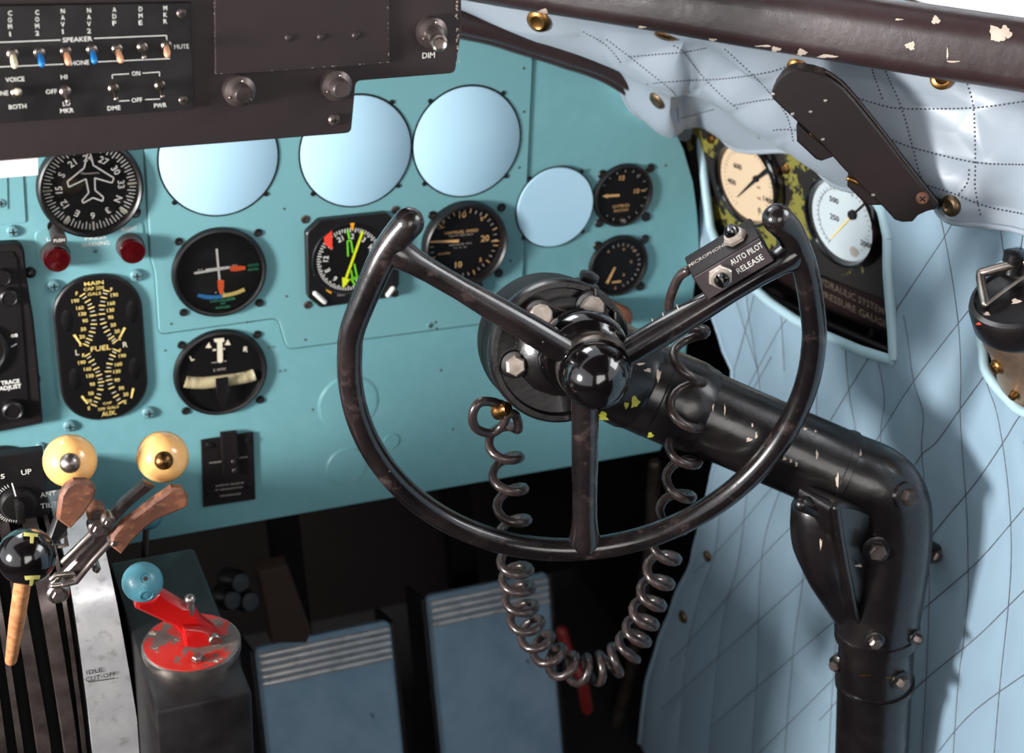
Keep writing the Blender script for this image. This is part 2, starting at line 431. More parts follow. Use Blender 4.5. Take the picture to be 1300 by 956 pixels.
cover((452, 192), 139, .0024, 'large pale blue blank cover overlapped by the stepped corner of the black enclosure')
cover((593, 180), 133, .0024, 'large pale blue blank cover fully in view, rightmost of three big ones')
cover((704.5, 263), 95, .0024, 'smaller pale blue blank cover beside the two small gauges on the turquoise panel')

# ---- round gauge helper
def gauge(px, wpx, label, name='gauge', H=.006, scr=None, base=0.0, body=None, cat='gauge'):
    fr = panel_frame(-base).at(px); R = wpx/2*fr.sx(px)
    t = thing(name, fr, label, cat)
    mb = MB(); mb.lathe([(R, 0), (R, H*.55), (R*.975, H*.9), (R*.94, H), (R*.9, H*.85), (R*.885, H*.3), (R*.88, .0012)][:], body or M['bezel'], seg=96)
    mb.build('bezel', t)
    mb = MB(); mb.disc((0, 0), R*.89, M['face'], .0014, seg=72); mb.build('dial_face', t)
    if scr:
        g = panel_frame(-base)
        for p in scr:
            l = fr.loc(p); q = 4.6*fr.sx(p); mb = MB()
            mb.lathe([(q*1.2, 0), (q*1.2, .0006), (q, .0016), (q*.5, .0011), (0, .0011)], M['bezel'], TR(l.x, l.y), seg=18)
            mb.line((l.x-q*.6, l.y-q*.2), (l.x+q*.6, l.y+q*.2), q*.25, M['dsteel'], .0014)
            mb.build('mounting_screw', t)
    return t, fr, R
def glass(t, R, z=.0042):
    mb = MB(); mb.lathe([(R, z), (R*.6, z+.0012), (0, z+.0016)], M['glass'], seg=64); mb.build('cover_glass', t)

# ---- compass dial
t, fr, R = gauge((114, 236.5), 136, 'black heading indicator dial with white aeroplane outline and compass numerals', 'heading_indicator', H=.010)
C3 = Z(0, 180, 4.345); mb = MB(); zf = .002
for k in range(72):
    a = k*5; big = k % 6 == 0
    mb.tick((0, 0), a+0, R*.70 if k % 2 == 0 else R*.74, R*.86, R*.022, M['white'], zf)
for a in (180, 132, 90, 218, 270): mb.tick((0, 0), a, R*.70, R*.88, R*.04, M['cream'], zf)
for k, tx in enumerate(['24', '27', '30', '33', 'N', '3', '6', 'E', '12', '15', 'S', '21']):
    a = k*30; ar = math.radians(a); rr = R*.58
    mb.text(tx, (rr*math.sin(ar), rr*math.cos(ar)), R*.13, M['white'], zf, rot=-a, bold=.02)
pn = [(478, 70), (462, 140), (370, 215), (378, 245), (472, 200), (487, 275), (450, 320), (458, 332), (510, 303), (563, 322), (567, 300), (522, 262), (520, 195), (615, 222), (625, 195), (512, 125), (500, 70), (489, 45)]
mb.pline([fr.loc(C3(*p)) for p in pn], R*.028, M['white'], zf, closed=True); mb.build('dial_markings', t)
mb = MB(); P = [fr.loc(C3(x, y)) for x, y in ((435, 165), (445, 155), (455, 160), (448, 172), (440, 165))]
mb.pline(P, R*.012, M['dim'], zf+.0001)
mb.pline([fr.loc(C3(x, 172+4*math.sin(x*.35)-(x-455)*.06)) for x in range(455, 548, 5)], R*.02, M['dim'], zf+.0001); mb.build('script_mark', t)
glass(t, R*.89, .006)
kb = fr.loc((69, 287)); kt = fr.loc((75, 305), .030)
mb = MB(); mb.lathe([(.006, 0), (.006, .0012), (.0045, .0012), (.0045, .0002), (0, .0002)], M['bezel'], TR(kb.x, kb.y)); mb.build('knob_collar', t)
mb = MB(); T = axis(kb, kt-kb, (0, 1, 0)); L = (kt-kb).length
mb.lathe([(.0025, 0), (.0025, L*.4)], M['dsteel'], T, seg=16); kn = mb.build('knob_shaft', t)
mb = MB(); mb.lathe([(.0048, L*.38), (.0062, L*.42), (.0066, L*.95), (.006, L)], M['dsteel'], T, seg=24)
mb.text('PUSH', (0, 0), .0030, M['white'], L+.0002, T=T, w=.009); mb.build('caging_knob', t)
mb = MB(); l = fr.loc((171, 269)); mb.lathe([(.0055, 0), (.0055, .0008), (.004, .0018), (.002, .001), (0, .001)], M['bezel'], TR(l.x, l.y)); mb.build('mounting_screw', t)

# ---- two red warning lamps
for (p, lb) in (((70, 322), 'red jewelled warning lamp beneath the compass caging knob'), ((165, 312), 'red jewelled warning lamp under the word RIGHT')):
    fr = panel_frame(-.0012).at(p); t = thing('warning_lamp', fr, lb, 'warning lamp', 'red fuel warning lamps')
    mb = MB(); mb.lathe([(.0125, 0), (.0125, .003), (.0115, .005), (.0115, .009)], M['dsteel'], seg=36); mb.build('lamp_base', t)
    mb = MB(); mb.lathe([(.0112, .009), (.0115, .0145), (.0104, .0162), (.0090, .0160), (.006, .0168), (0, .0170)], M['redlens'], seg=40); mb.build('red_lens', t)

# ---- ILS deviation indicator
I = Z(180, 250, 3.295)
t, fr, R = gauge(I(323, 313), 120, 'round black course deviation dial with crossed white needles and orange flags', 'course_deviation_indicator', scr=[I(155, 187), I(487, 150), I(174, 483), I(492, 443)], base=.0022)
def fl(*p): return fr.loc(I(*p))
sx = fr.sx(I(320, 320))/3.295
mb = MB(); mb.poly([fl(*p) for p in ((222, 225), (260, 212), (400, 208), (416, 225), (414, 385), (395, 398), (240, 402), (225, 385))], M['matte'], .0017); mb.build('dial_window', t)
mb = MB(); zf = .0022
mb.pline([fl(310, 212), fl(322, 345)], 9*sx, M['white'], zf+.0004); mb.line(fl(217, 315), fl(365, 291), 10*sx, M['white'], zf)
mb.line(fl(265, 300), fl(365, 288), 7*sx, M['white'], zf)
for x, y in ((235, 301), (248, 299), (380, 281), (392, 280), (307, 395), (340, 396)): mb.disc(fl(x, y), 3.2*sx, M['white'], zf, seg=10)
mb.build('needles', t)
mb = MB(); mb.poly([fl(*p) for p in ((313, 342), (340, 342), (341, 375), (335, 403), (325, 403), (315, 378))], M['orange'], zf+.0005); mb.poly([fl(*p) for p in ((366, 284), (390, 282), (430, 285), (430, 298), (388, 306), (366, 304))], M['orange'], zf+.0005); mb.build('warning_flags', t)
mb = MB()
mb.pline([fl(*p) for p in ((232, 407), (265, 414), (300, 415), (333, 411))], 17*sx, M['blue'], zf); mb.pline([fl(*p) for p in ((333, 409), (370, 403), (400, 394), (427, 382))], 17*sx, M['yel'], zf)
mb.build('colour_sectors', t)
mb = MB()
for tx, p, w, h in (('GLIDE', (463, 281), 48, 12), ('PATH', (463, 299), 42, 12), ('LOCALIZER', (337, 426), 105, 12), ('OR', (337, 441), 22, 10), ('RANGE', (338, 457), 60, 12)):
    mb.text(tx, fl(*p), h*sx*.9, M['mint'], zf, w=w*sx)
mb.build('dial_lettering', t); glass(t, R*.89)

M['slip'] = mat('aged_cream_tube', (190, 176, 138), .25, mott=[(60, .4, .65, (120, 106, 74)), (25, .45, .6, (214, 204, 172))], stretch=(1, .2, 1))
# ---- turn and slip
t, fr, R = gauge(I(328, 731), 118, 'round black turn and slip dial with cream inclinometer tube, lettered L and R', 'turn_and_slip_indicator', scr=[I(166, 619), I(483, 575), I(184, 895), I(495, 848)])
mb = MB(); mb.text('L', fl(208, 670), 24*sx, M['cream'], zf, rot=18, bold=.03); mb.text('R', fl(433, 633), 24*sx, M['cream'], zf, rot=-12, bold=.03)
for c in ((277, 618), (357, 606)): mb.poly([fl(c[0]-13, c[1]+10), fl(c[0]+13, c[1]+9), fl(c[0]+1, c[1]-14)], M['cream'], zf)
mb.text('2 MIN', fl(322, 718), 12*sx, M['dim'], zf, w=52*sx); mb.line(fl(290, 690), fl(352, 682), 4*sx, M['dim'], zf)
mb.line(fl(295, 637), fl(308, 635), 8*sx, M['cream'], zf); mb.line(fl(334, 633), fl(346, 631), 8*sx, M['cream'], zf)
mb.build('dial_markings', t)
mb = MB(); mb.poly([fl(*p) for p in ((298, 588), (340, 584), (342, 598), (334, 602), (336, 678), (329, 688), (320, 688), (313, 680), (312, 604), (300, 600))], M['cream'], zf+.001); mb.build('turn_needle', t)
cu = catmull([fl(180, 768), fl(200, 772), fl(250, 774), fl(298, 770), fl(350, 764), fl(400, 757), fl(440, 749), fl(468, 740)], 5)
mb = MB(); mb.tube([V((p.x, p.y, .0015)) for p in cu], 27*sx, M['slip'], seg=18, cap='flat'); mb.build('slip_tube', t)
mb = MB(); mb.sphere(24*sx, M['bezel'], TR(*fl(322, 772)[:2], .004)); mb.line(fl(300, 742), fl(302, 800), 6*sx, M['matte'], .0115); mb.line(fl(349, 735), fl(351, 795), 6*sx, M['matte'], .0115); mb.build('slip_ball', t)
mb = MB(); mb.poly([fl(*p) for p in ((298, 738), (350, 730), (352, 800), (338, 860), (318, 860), (300, 805))], M['bezel'], .0112); mb.build('tube_clip', t)

# ---- octagonal radio magnetic indicator
Hh = Z(370, 230, 4.333)
fr = panel_frame(-.0022).at((440, 325)); t = thing('radio_magnetic_indicator', fr, 'octagonal black compass instrument with lime and green needles and red flag', 'gauge')
mb = MB(); mb.prism([fr.loc(p)[:2] for p in smooth_poly([(386, 292), (403, 276), (488, 267), (503, 281), (504, 358), (492, 374), (405, 387), (388, 374)], 3)], 0, .008, M['bezel'], bev=.0012); mb.build('bezel', t)
s1 = fr.sx((440, 325)); R = 43.5*s1
mb = MB(); mb.lathe([(R*1.07, .008), (R*1.05, .0092), (R*1.0, .0084), (R*.99, .0082)], M['bezel'], seg=64); mb.build('dial_ring', t)
mb = MB(); mb.disc((0, 0), R, M['face'], .0083, seg=64); mb.build('dial_face', t)
zf = .0086; mb = MB()
for k in range(72): mb.tick((0, 0), k*5+2, R*(.84 if k % 2 else .80), R*.93, R*.026, M['white'], zf)
for k, tx in enumerate(['2', '3', 'W', '6', '33', 'N', '3', '6', 'E', '12', 'S', '21']):
    a = k*30+8; ar = math.radians(a); mb.text(tx, (R*.68*math.sin(ar), R*.68*math.cos(ar)), R*.15, M['white'], zf, rot=-a, bold=.015)
mb.build('compass_card', t)
def hl(*p): return fr.loc(Hh(*p))
q = s1/4.333
mb = MB(); mb.line(hl(376, 255), hl(282, 520), 13*q, M['lime'], zf+.0008); mb.poly([hl(263, 508), hl(306, 520), hl(266, 572)], M['lime'], zf+.0008); mb.build('single_needle', t)
mb = MB()
mb.line(hl(293, 250), hl(303, 300), 10*q, M['green'], zf+.0004); mb.pline([hl(296, 395), hl(292, 310), hl(312, 308), hl(322, 375)], 8*q, M['green'], zf+.0004)
mb.pline([hl(312, 470), hl(322, 520), hl(347, 515), hl(330, 435)], 8*q, M['green'], zf+.0004); mb.pline([hl(310, 515), hl(354, 510), hl(345, 565)], 9*q, M['green'], zf+.0004, closed=True); mb.build('double_needle', t)
mb = MB(); mb.poly([hl(*p) for p in ((208, 252), (163, 290), (168, 330), (210, 357))], M['redflag'], zf+.0006); mb.build('red_flag', t)
mb = MB(); mb.poly([hl(*p) for p in ((306, 212), (331, 211), (326, 232), (322, 250), (314, 248), (311, 232))], M['amber'], zf+.0006); mb.line(hl(178, 577), hl(205, 597), 9*q, M['amber'], zf); mb.line(hl(105, 425), hl(112, 500), 4*q, M['dim'], .0082); mb.text('NAV', hl(262, 607), 14*q, M['dim'], .0082, w=42*q); mb.build('index_marks', t)
for a, b in (((108, 590), (175, 650)), ((508, 615), (548, 562))):
    mb = MB(); A = hl(*a); B = hl(*b); mb.tube([V((A.x, A.y, .009))+(V(B)-V(A)).normalized()*.002, V((B.x, B.y, .009))-(V(B)-V(A)).normalized()*.002], 13*q, M['white'], seg=14, cap='round'); mb.build('selector_button', t)
for p in ((76, 210), (573, 158), (90, 680), (568, 617)):
    l = hl(*p); mb = MB(); mb.lathe([(.0042, 0), (.0042, .0006), (.0028, .0012), (.0026, .0003), (0, .0003)], M['dsteel'], TR(l.x, l.y, 0), seg=16); mb.build('mounting_screw', t)

# ---- vertical speed
t, fr, R = gauge((588, 308), 105, 'brown-black vertical speed dial with one horizontal cream pointer, partly behind the left horn', 'vertical_speed_indicator', H=.012, base=.0022, scr=[Hh(775, 187), Hh(1155, 145), Hh(1140, 505)])
zf = .0022; q = fr.sx((588, 308))/4.333
mb = MB()
for k in range(33):
    a = -70 + k*10; mb.tick((0, 0), a+20 if a+20 < 600 else a, R*.72, R*(.80 if k % 3 else .84), R*.022, M['aged'] if k % 3 == 0 else M['dim'], zf)
for tx, p in (('10', (937, 180)), ('20', (1060, 310)), ('10', (915, 455)), ('5', (830, 222)), ('5', (1042, 203)), ('5', (1036, 428))):
    mb.text(tx, hl(*p), (34 if len(tx) > 1 else 22)*q, M['aged'], zf, bold=.01)
mb.tick((0, 0), 92, R*.66, R*.84, R*.03, M['aged'], zf)
mb.text('VERTICAL SPEED', hl(930, 274), 15*q, M['aged'], zf, w=185*q); mb.text('100 FT PER MIN', hl(928, 293), 9*q, M['dim'], zf, w=130*q); mb.text('MADE IN', hl(925, 342), 8*q, M['dim'], zf, w=120*q); mb.text('U S A', hl(925, 360), 7*q, M['dim'], zf, w=70*q)
mb.text('UP', hl(820, 252), 10*q, M['aged'], zf, w=36*q); mb.text('DOWN', hl(835, 394), 12*q, M['aged'], zf, w=62*q)
mb.build('dial_markings', t)
mb = MB(); mb.line(hl(738, 328), hl(915, 323), 8*q, M['aged'], zf+.001, w2=15*q); mb.build('pointer', t)
mb = MB(); l = hl(985, 575); mb.lathe([(.011, 0), (.011, .006), (.009, .008), (0, .008)], M['bezel'], TR(l.x, l.y), seg=24); mb.build('adjusting_boss', t)

# ---- two small round gauges
Sg = Z(640, 180, 4.346)
t, fr, R = gauge(Sg(652, 293), 74, 'upper of two small dark gauges near the right edge of the panel', 'suction_gauge', H=.005, scr=[Sg(541, 180), Sg(806, 145), Sg(523, 448), Sg(783, 415)])
def sl(*p): return fr.loc(Sg(*p))
q = fr.sx((790, 247))/4.346; zf = .0022; mb = MB()
mb.text('10', sl(645, 195), 26*q, M['aged'], zf); mb.text('5', sl(732, 185), 16*q, M['dim'], zf); mb.text('10', sl(726, 268), 26*q, M['aged'], zf); mb.line(sl(752, 266), sl(775, 265), 5*q, M['aged'], zf)
mb.text('GYRO', sl(640, 350), 15*q, M['aged'], zf, w=90*q); mb.text('SUCTION', sl(640, 374), 13*q, M['aged'], zf, w=78*q)
for a in range(-60, 240, 20): mb.tick((0, 0), a, R*.74, R*.82, R*.02, M['dim'], zf)
mb.build('dial_markings', t)
mb = MB(); mb.line(sl(560, 293), sl(630, 290), 12*q, M['aged'], zf+.0008); mb.poly([sl(535, 295), sl(565, 282), sl(565, 306)], M['aged'], zf+.0008); mb.build('pointer', t)
mb = MB(); l = sl(650, 430); mb.lathe([(15*q, .001), (12*q, .005), (0, .006)], M['steel'], TR(l.x, l.y), seg=16); mb.build('adjusting_screw', t)
t, fr, R = gauge(Sg(627, 682), 73, 'lower of two small dark gauges near the right edge of the panel', 'flap_position_gauge', H=.005, scr=[Sg(515, 573), Sg(775, 537), Sg(499, 830), Sg(752, 797)])
mb = MB()
for x, y in ((570, 602), (655, 588), (710, 596), (695, 658), (655, 730), (608, 803)): mb.text('0', sl(x, y), 15*q, M['aged'], zf)
mb.line(sl(590, 772), sl(640, 765), 9*q, M['aged'], zf)
for a in range(-20, 170, 14): mb.tick((0, 0), a, R*.66, R*.74, R*.03, M['dim'], zf)
mb.build('dial_markings', t)
mb = MB(); mb.line(sl(605, 686), sl(560, 775), 10*q, M['aged'], zf+.0008, w2=16*q); mb.build('pointer', t)

# ---- fuel quantity gauge
Fz = Z(0, 330, 4.155)
fr = panel_frame(-.0002).at((128, 441)); t = thing('fuel_quantity_gauge', fr, 'tall rounded black fuel gauge with cream main and auxiliary tank scales', 'fuel gauge')
hw = 56*fr.sx((128, 441)); hh = 92*fr.sy((128, 441)); cr = hw*.93
def stad(hw, hh, r, n=10):
    out = []
    for (cx, cy, a0) in ((hw-r, hh-r, 0), (-hw+r, hh-r, 90), (-hw+r, -hh+r, 180), (hw-r, -hh+r, 270)):
        for k in range(n+1):
            a = math.radians(a0+90*k/n); out.append((cx+r*math.cos(a), cy+r*math.sin(a)))
    return out
mb = MB(); mb.prism(stad(hw, hh, cr), 0, .005, M['bezel'], bev=.0015); mb.build('bezel', t)
mb = MB(); mb.prism(stad(hw*.93, hh*.955, cr*.93), .005, .0052, M['face']); mb.build('dial_face', t)
def ff(*p): return fr.loc(Fz(*p))
q = fr.sx((128, 441))/4.155; zf = .0055
for (x, y, a) in ((350, 310, 1), (392, 615, 1), (690, 262, -1), (706, 560, -1)):
    l = ff(x, y); mb = MB(); mb.lathe([(60*q, 0), (56*q, .0008), (30*q, .0016), (0, .0018)], M['face'], TR(l.x, l.y, .0045) @ Matrix.Diagonal((.55, 1.15, 1, 1)), seg=32); mb.build('movement_cover', t)
mb = MB()
for tx, x, y, h, w in (('MAIN', 490, 110, 22, 100), ('CAP 200', 490, 138, 18, 105), ('GALS', 493, 166, 17, 68), ('L', 403, 475, 32, 0), ('FUEL', 527, 452, 30, 105), ('R', 655, 433, 32, 0), ('CAP', 562, 741, 14, 48), ('200 GALS', 566, 767, 16, 112), ('AUX.', 570, 795, 28, 78)):
    mb.text(tx, ff(x, y), h*q, M['yel'] if tx[0] in 'MCGFA2' else M['cream'], zf, w=(w*q if w else None))
def scale(nums, col):
    for tx, x, y in nums: mb.text(tx, ff(x, y), 21*q, M['yel'], zf, bold=.012)
scale([('F', 400, 165), ('190', 393, 203), ('160', 417, 240), ('130', 430, 272), ('90', 444, 308), ('50', 435, 352), ('20', 428, 392), ('E', 420, 432)], 0)
scale([('F', 583, 143), ('190', 598, 172), ('160', 582, 216), ('130', 578, 252), ('90', 578, 290), ('50', 592, 330), ('20', 612, 363), ('E', 627, 400)], 0)
scale([('F', 435, 490), ('190', 427, 527), ('160', 457, 562), ('130', 470, 598), ('90', 482, 642), ('50', 475, 690), ('20', 465, 730), ('E', 465, 768)], 0)
scale([('F', 628, 465), ('190', 640, 492), ('160', 620, 537), ('130', 612, 575), ('90', 612, 620), ('50', 635, 662), ('20', 658, 695), ('E', 655, 735)], 0)
for arc_, side in (([(430, 172), (462, 212), (482, 255), (490, 305), (485, 355), (467, 402), (448, 435)], -1), ([(555, 150), (540, 195), (532, 245), (534, 300), (552, 350), (580, 395), (602, 418)], 1), ([(455, 488), (490, 538), (516, 590), (528, 640), (516, 700), (490, 752)], -1), ([(605, 462), (580, 510), (566, 570), (572, 630), (598, 690), (632, 738)], 1)):
    cu = catmull([ff(*p).to_2d().to_3d() for p in arc_], 12); n = 15
    for k in range(n):
        j = int(k*(len(cu)-1)/(n-1)); a = cu[max(j-1, 0)]; b = cu[min(j+1, len(cu)-1)]; d = (b-a).normalized(); nn = V((-d.y, d.x)); c = V(cu[j][:2])
        L = 34*q if k % 2 == 0 else 24*q
        mb.line(c-nn*L/2, c+nn*L/2, 6.5*q if k % 2 == 0 else 5*q, M['yel'] if k % 2 == 0 else M['cream'], zf)
mb.build('dial_markings', t)
for a, b in (((385, 380), (422, 432)), ((652, 343), (628, 392)), ((426, 703), (456, 743)), ((697, 662), (686, 714))):
    mb = MB(); mb.line(ff(*a), ff(*b), 13*q, M['yel'], zf+.0006, w2=8*q); mb.build('pointer', t)
mb = MB(); mb.prism(stad(hw*.9, hh*.94, cr*.9), .0095, .0099, M['glass']); 

# ---- partly hidden gauge at the lower left
t, fr, R = gauge((4, 604), 92, 'black gauge peeping out above the UP selector box at the left edge', 'gauge', H=.005)
mb = MB(); zf = .0022
for a in range(-60, 61, 8): mb.tick((0, 0), a, R*.72, R*.82, R*.025, M['dim'], zf)
mb.text('10', (R*.1, R*.55), R*.2, M['dim'], zf); mb.build('dial_markings', t)

# ---- black scope unit at the left edge
fr = panel_frame(-.0002).at((0, 430)); t = thing('radar_scope', fr, 'black instrument unit with knobs at the left edge, lettered TRACE ADJUST', 'scope unit')
def g(*p): return fr.loc(p)
out = [fr.loc(p)[:2] for p in smooth_poly([(-75, 309), (21, 304), (29, 311), (32, 345), (41, 400), (47, 460), (53, 531), (-75, 556)], 4)]
mb = MB(); mb.prism(out, 0, .011, M['dullblack'], bev=.0018); mb.build('housing', t)
mb = MB(); mb.prism([fr.loc(p)[:2] for p in ((-70, 318), (14, 313), (20, 322), (36, 524), (-70, 543))], .011, .0125, M['bezel'], bev=.0006); mb.build('front_plate', t)
c = fr.loc((-31, 437)); s1 = fr.sx((0, 430)); mb = MB(); mb.lathe([(40*s1, .0125), (39*s1, .017), (35*s1, .018), (33*s1, .0145), (0, .0145)], M['bezel'], TR(c.x, c.y), seg=64); mb.build('scope_tube', t)
mb = MB()
for tx, p, h, w in (('60', (18, 426), 5, 9), ('TRACE', (13, 485), 6, 24), ('ADJUST', (13, 492.5), 6, 29)):
    mb.text(tx, fr.loc(p, .0127), h*s1, M['white'], .0127, w=w*s1, bold=.03)
mb.line(fr.loc((12, 433)), fr.loc((19, 429)), s1*1.3, M['white'], .0127); mb.build('lettering', t)
for p, r in (((3, 352), 11), ((11, 377), 12), ((16, 520), 14)):
    l = fr.loc(p, .016); mb = MB(); mb.lathe([(r*s1, .0125), (r*s1, .02), (r*s1*.8, .0215), (r*s1*.7, .0205), (0, .0205)], M['bezel'], TR(l.x, l.y), seg=28); mb.build('knob', t)
for p in ((46, 345), (52, 480)):
    l = fr.loc((p[0]-8, p[1])); mb = MB(); mb.sphere(.005, M['bezel'], TR(l.x, l.y, .002)); mb.build('side_stud', t)

# ---- small black selector at the bottom
fr = panel_frame(-.0002).at((289, 595)); t = thing('selector_plate', fr, 'small worn black rectangular placard plate with centre strap near the lower edge of the panel', 'selector plate')
J = Z(0, 540, 2.897); q = fr.sx((289, 595))/2.897
def jl(*p): return fr.loc(J(*p))
mb = MB(); mb.prism([jl(*p)[:2] for p in ((738, 52), (930, 22), (938, 268), (746, 297))], 0, .003, M['dullblack'], bev=.0006); mb.build('plate', t)
mb = MB(); mb.prism([jl(*p)[:2] for p in ((806, 18), (866, 12), (878, 170), (816, 178))], .003, .0075, M['dullblack'], bev=.001); mb.build('strap', t)
for p in ((853, 120), (856, 152)): mb = MB(); l = jl(*p); screw(mb, TR(l.x, l.y, .0075), 9*q, M['dsteel']); mb.build('screw', t)
for p in ((768, 68), (912, 50), (772, 240), (912, 212)): mb = MB(); l = jl(*p); mb.lathe([(14*q, .003), (12*q, .0045), (0, .005)], M['bezel'], TR(l.x, l.y), seg=14); mb.build('plate_screw', t)
mb = MB()
for x, y, w in ((790, 130, 46), (893, 112, 30), (815, 214, 50), (870, 208, 48), (795, 232, 14), (850, 226, 84), (845, 250, 76)):
    n_ = max(3, int(w/7))
    for k in range(n_): mb.line(jl(x-w/2+k*w/n_, y+w*.06-k*w/n_*.13), jl(x-w/2+(k+.75)*w/n_, y+w*.06-(k+.75)*w/n_*.13), random.uniform(3.5, 6.5)*q, M['dim'], .0033)
mb.build('lettering', t)

# ================================================================== BLACK RADIO ENCLOSURE
BF = panel_frame(-.35)
bx = thing('radio_enclosure', BF.at((300, 190)), 'worn black stepped metal enclosure hanging over the top left of the turquoise panel', 'enclosure')
fb = BF.at((300, 190))
def bl(*p): return fb.loc(p)
mb = MB()
co = smooth_poly([(-90, 212), (446, 169), (452, 103), (578, 93), (586, 40), (586, -60), (-90, -60)], 7)
mb.prism([fb.loc(p)[:2] for p in co], -.004, 0, M['box'], bev=.0008); mb.build('front_plate', bx)
mb = MB()
mb.prism([fb.loc(p)[:2] for p in ((-85, 170), (440, 130), (444, 90), (570, 84), (578, 40), (578, -60), (-85, -60))], -.31, -.0041, M['dullblack']); mb.build('housing_box', bx)
mb = MB(); mb.prism([fb.loc(p)[:2] for p in ((271, -60), (272.5, 94), (363, 89), (494, 79), (492.5, -60))], 0, .0022, M['box'], bev=.0004); mb.build('cover_plate', bx)
mb = MB()
for p in ((367, 48), (408, 47), (452, 45)):
    l = fb.loc(p, .0022); mb.lathe([(.0026, .0022), (.0018, .0032), (0, .0035)], M['box'], TR(l.x, l.y), seg=18)
mb.build('blind_rivets', bx)
s1 = fb.sx((430, 100))
def skirt_knob(p, r, nm='knob', shaft=None):
    l = fb.loc(p); q = r*s1; mb = MB()
    mb.lathe([(q, 0), (q, .002), (q*.93, .0045), (q*.62, .0065), (q*.55, .012), (q*.45, .0135), (0, .0135)], M['dsteel'], TR(l.x, l.y), seg=36); k = mb.build(nm, bx)
    for a in (80, 200, 320):
        a = math.radians(a); mb = MB(); mb.sphere(q*.09, M['steel'], TR(l.x+q*.72*math.cos(a), l.y+q*.72*math.sin(a), .0065), seg=10); mb.build('set_pin', k)
    return k, l, q
skirt_knob((303, 114), 20); skirt_knob((426, 107), 20)
k, l, q = skirt_knob((547, 40), 20, 'dimmer_knob', 1)
l2 = fb.loc((557, 55), .030); T = axis((l.x, l.y, .006), V((l2.x-l.x, l2.y-l.y, .024)), (0, 1, 0))
mb = MB(); mb.lathe([(q*.62, 0), (q*.6, .006), (q*.5, .008), (q*.5, .019), (q*.54, .020), (q*.54, .025), (q*.42, .027), (q*.3, .026), (0, .026)], M['steel'], T, seg=32); mb.build('shaft', k)
mb = MB(); l = fb.loc((544, 70)); mb.text('DIM', l, 7.5*s1, M['white'], .0003, w=16.5*s1); mb.build('lettering', bx)
l = fb.loc((424, 152)); mb = MB(); screw(mb, TR(l.x, l.y), 7.5*s1, M['dsteel']); mb.build('screw', bx)

mb = MB()
for (a, b, n_) in (((271.5, -20), (273, 93), 26), ((274, 93.5), (363, 88.5), 22), ((363, 88.5), (494, 78.8), 26), ((493.5, 78), (492, 0), 12)):
    for k in range(n_):
        if random.random() < .55: continue
        t0 = (k+random.random()*.5)/n_; t1 = t0+random.uniform(.1, .6)/n_
        p0 = fb.loc((a[0]+(b[0]-a[0])*t0, a[1]+(b[1]-a[1])*t0), .0024); p1 = fb.loc((a[0]+(b[0]-a[0])*t1, a[1]+(b[1]-a[1])*t1), .0024)
        mb.line(p0, p1, random.uniform(.0002, .0005), M['dim'], .0024)
for k in range(26):
    p = (random.uniform(576, 586), random.uniform(2, 92)) if k % 2 else (random.uniform(452, 580), random.uniform(92, 104)-0)
    p = (584.5-random.random()*1.5 - .04*p[1], random.uniform(2, 85)); l = fb.loc(p, .0002); mb.disc(l, random.uniform(.0002, .0008), M['primer'], .0002, seg=7)
mb.build('edge_wear', bx)
# audio selector panel
A = Z(0, 0, 3.939)
fa = Fr(fb.o+fb.ez*.0006, fb.ex, fb.ey, fb.ez).at((130, 80)); ap = thing('audio_selector_panel', fa, 'black audio selector panel with rows of toggle switches, lettered SPEAKER, PHONE and MUTE', 'switch panel')
def al(x, y, h=0): return fa.loc(A(x, y), h)
s1 = fa.sx((130, 80)); q = s1/3.939
mb = MB(); mb.prism([al(*p)[:2] for p in ((-300, 28), (948, 8), (968, 540), (-300, 632))], 0, .0025, M['black'], bev=.0005); mb.build('face_plate', ap)
zf = .0028; mb = MB()
def tx(t, x, y, w, h=24): mb.text(t, al(x, y, zf), h*q, M['white'], zf, w=w*q if w else None, bold=.012)
for word, x, ys in (('COM1', 50, (66, 100, 132, 170)), ('COM2', 186, (62, 97, 130, 166)), ('NAV1', 314, (55, 88, 122, 158)), ('NAV2', 445, (52, 86, 120, 155)), ('ADF', 572, (48, 82, 116)), ('DME', 703, (45, 79, 113)), ('MKR', 827, (40, 74, 107))):
    for ch, y in zip(word, ys): tx(ch, x, y, 6 if ch == '1' else 19, 24)
for t_, x, y, w in (('SPEAKER', 388, 197, 145), ('PHONE', 392, 314, 105), ('VOICE', 75, 397, 92), ('BOTH', 88, 533, 85), ('PHONE', -12, 468, 104), ('HI', 320, 385, 32), ('OFF', 257, 458, 55), ('LO', 333, 518, 38), ('MKR', 335, 553, 68), ('ON', 680, 367, 42), ('OFF', 685, 500, 55), ('DME', 570, 540, 66), ('PWR', 802, 527, 66), ('MUTE', 908, 233, 76)):
    tx(t_, x, y, w)
for P in (((-60, 214), (303, 200)), ((470, 192), (833, 177), (834, 200)), ((-60, 337), (318, 321)), ((490, 309), (850, 293)), ((562, 394), (561, 374), (645, 369)), ((713, 366), (797, 360), (798, 382)), ((595, 506), (648, 503)), ((725, 498), (800, 495))):
    mb.pline([al(x, y, zf) for x, y in P], 4.5*q, M['white'], zf)
mb.build('lettering', ap)
M['tan'] = mat('tan_sleeve', (226, 165, 128), .45); M['beige'] = mat('beige_sleeve', (216, 202, 170), .45); M['bluesl'] = mat('blue_sleeve', (25, 120, 195), .4)
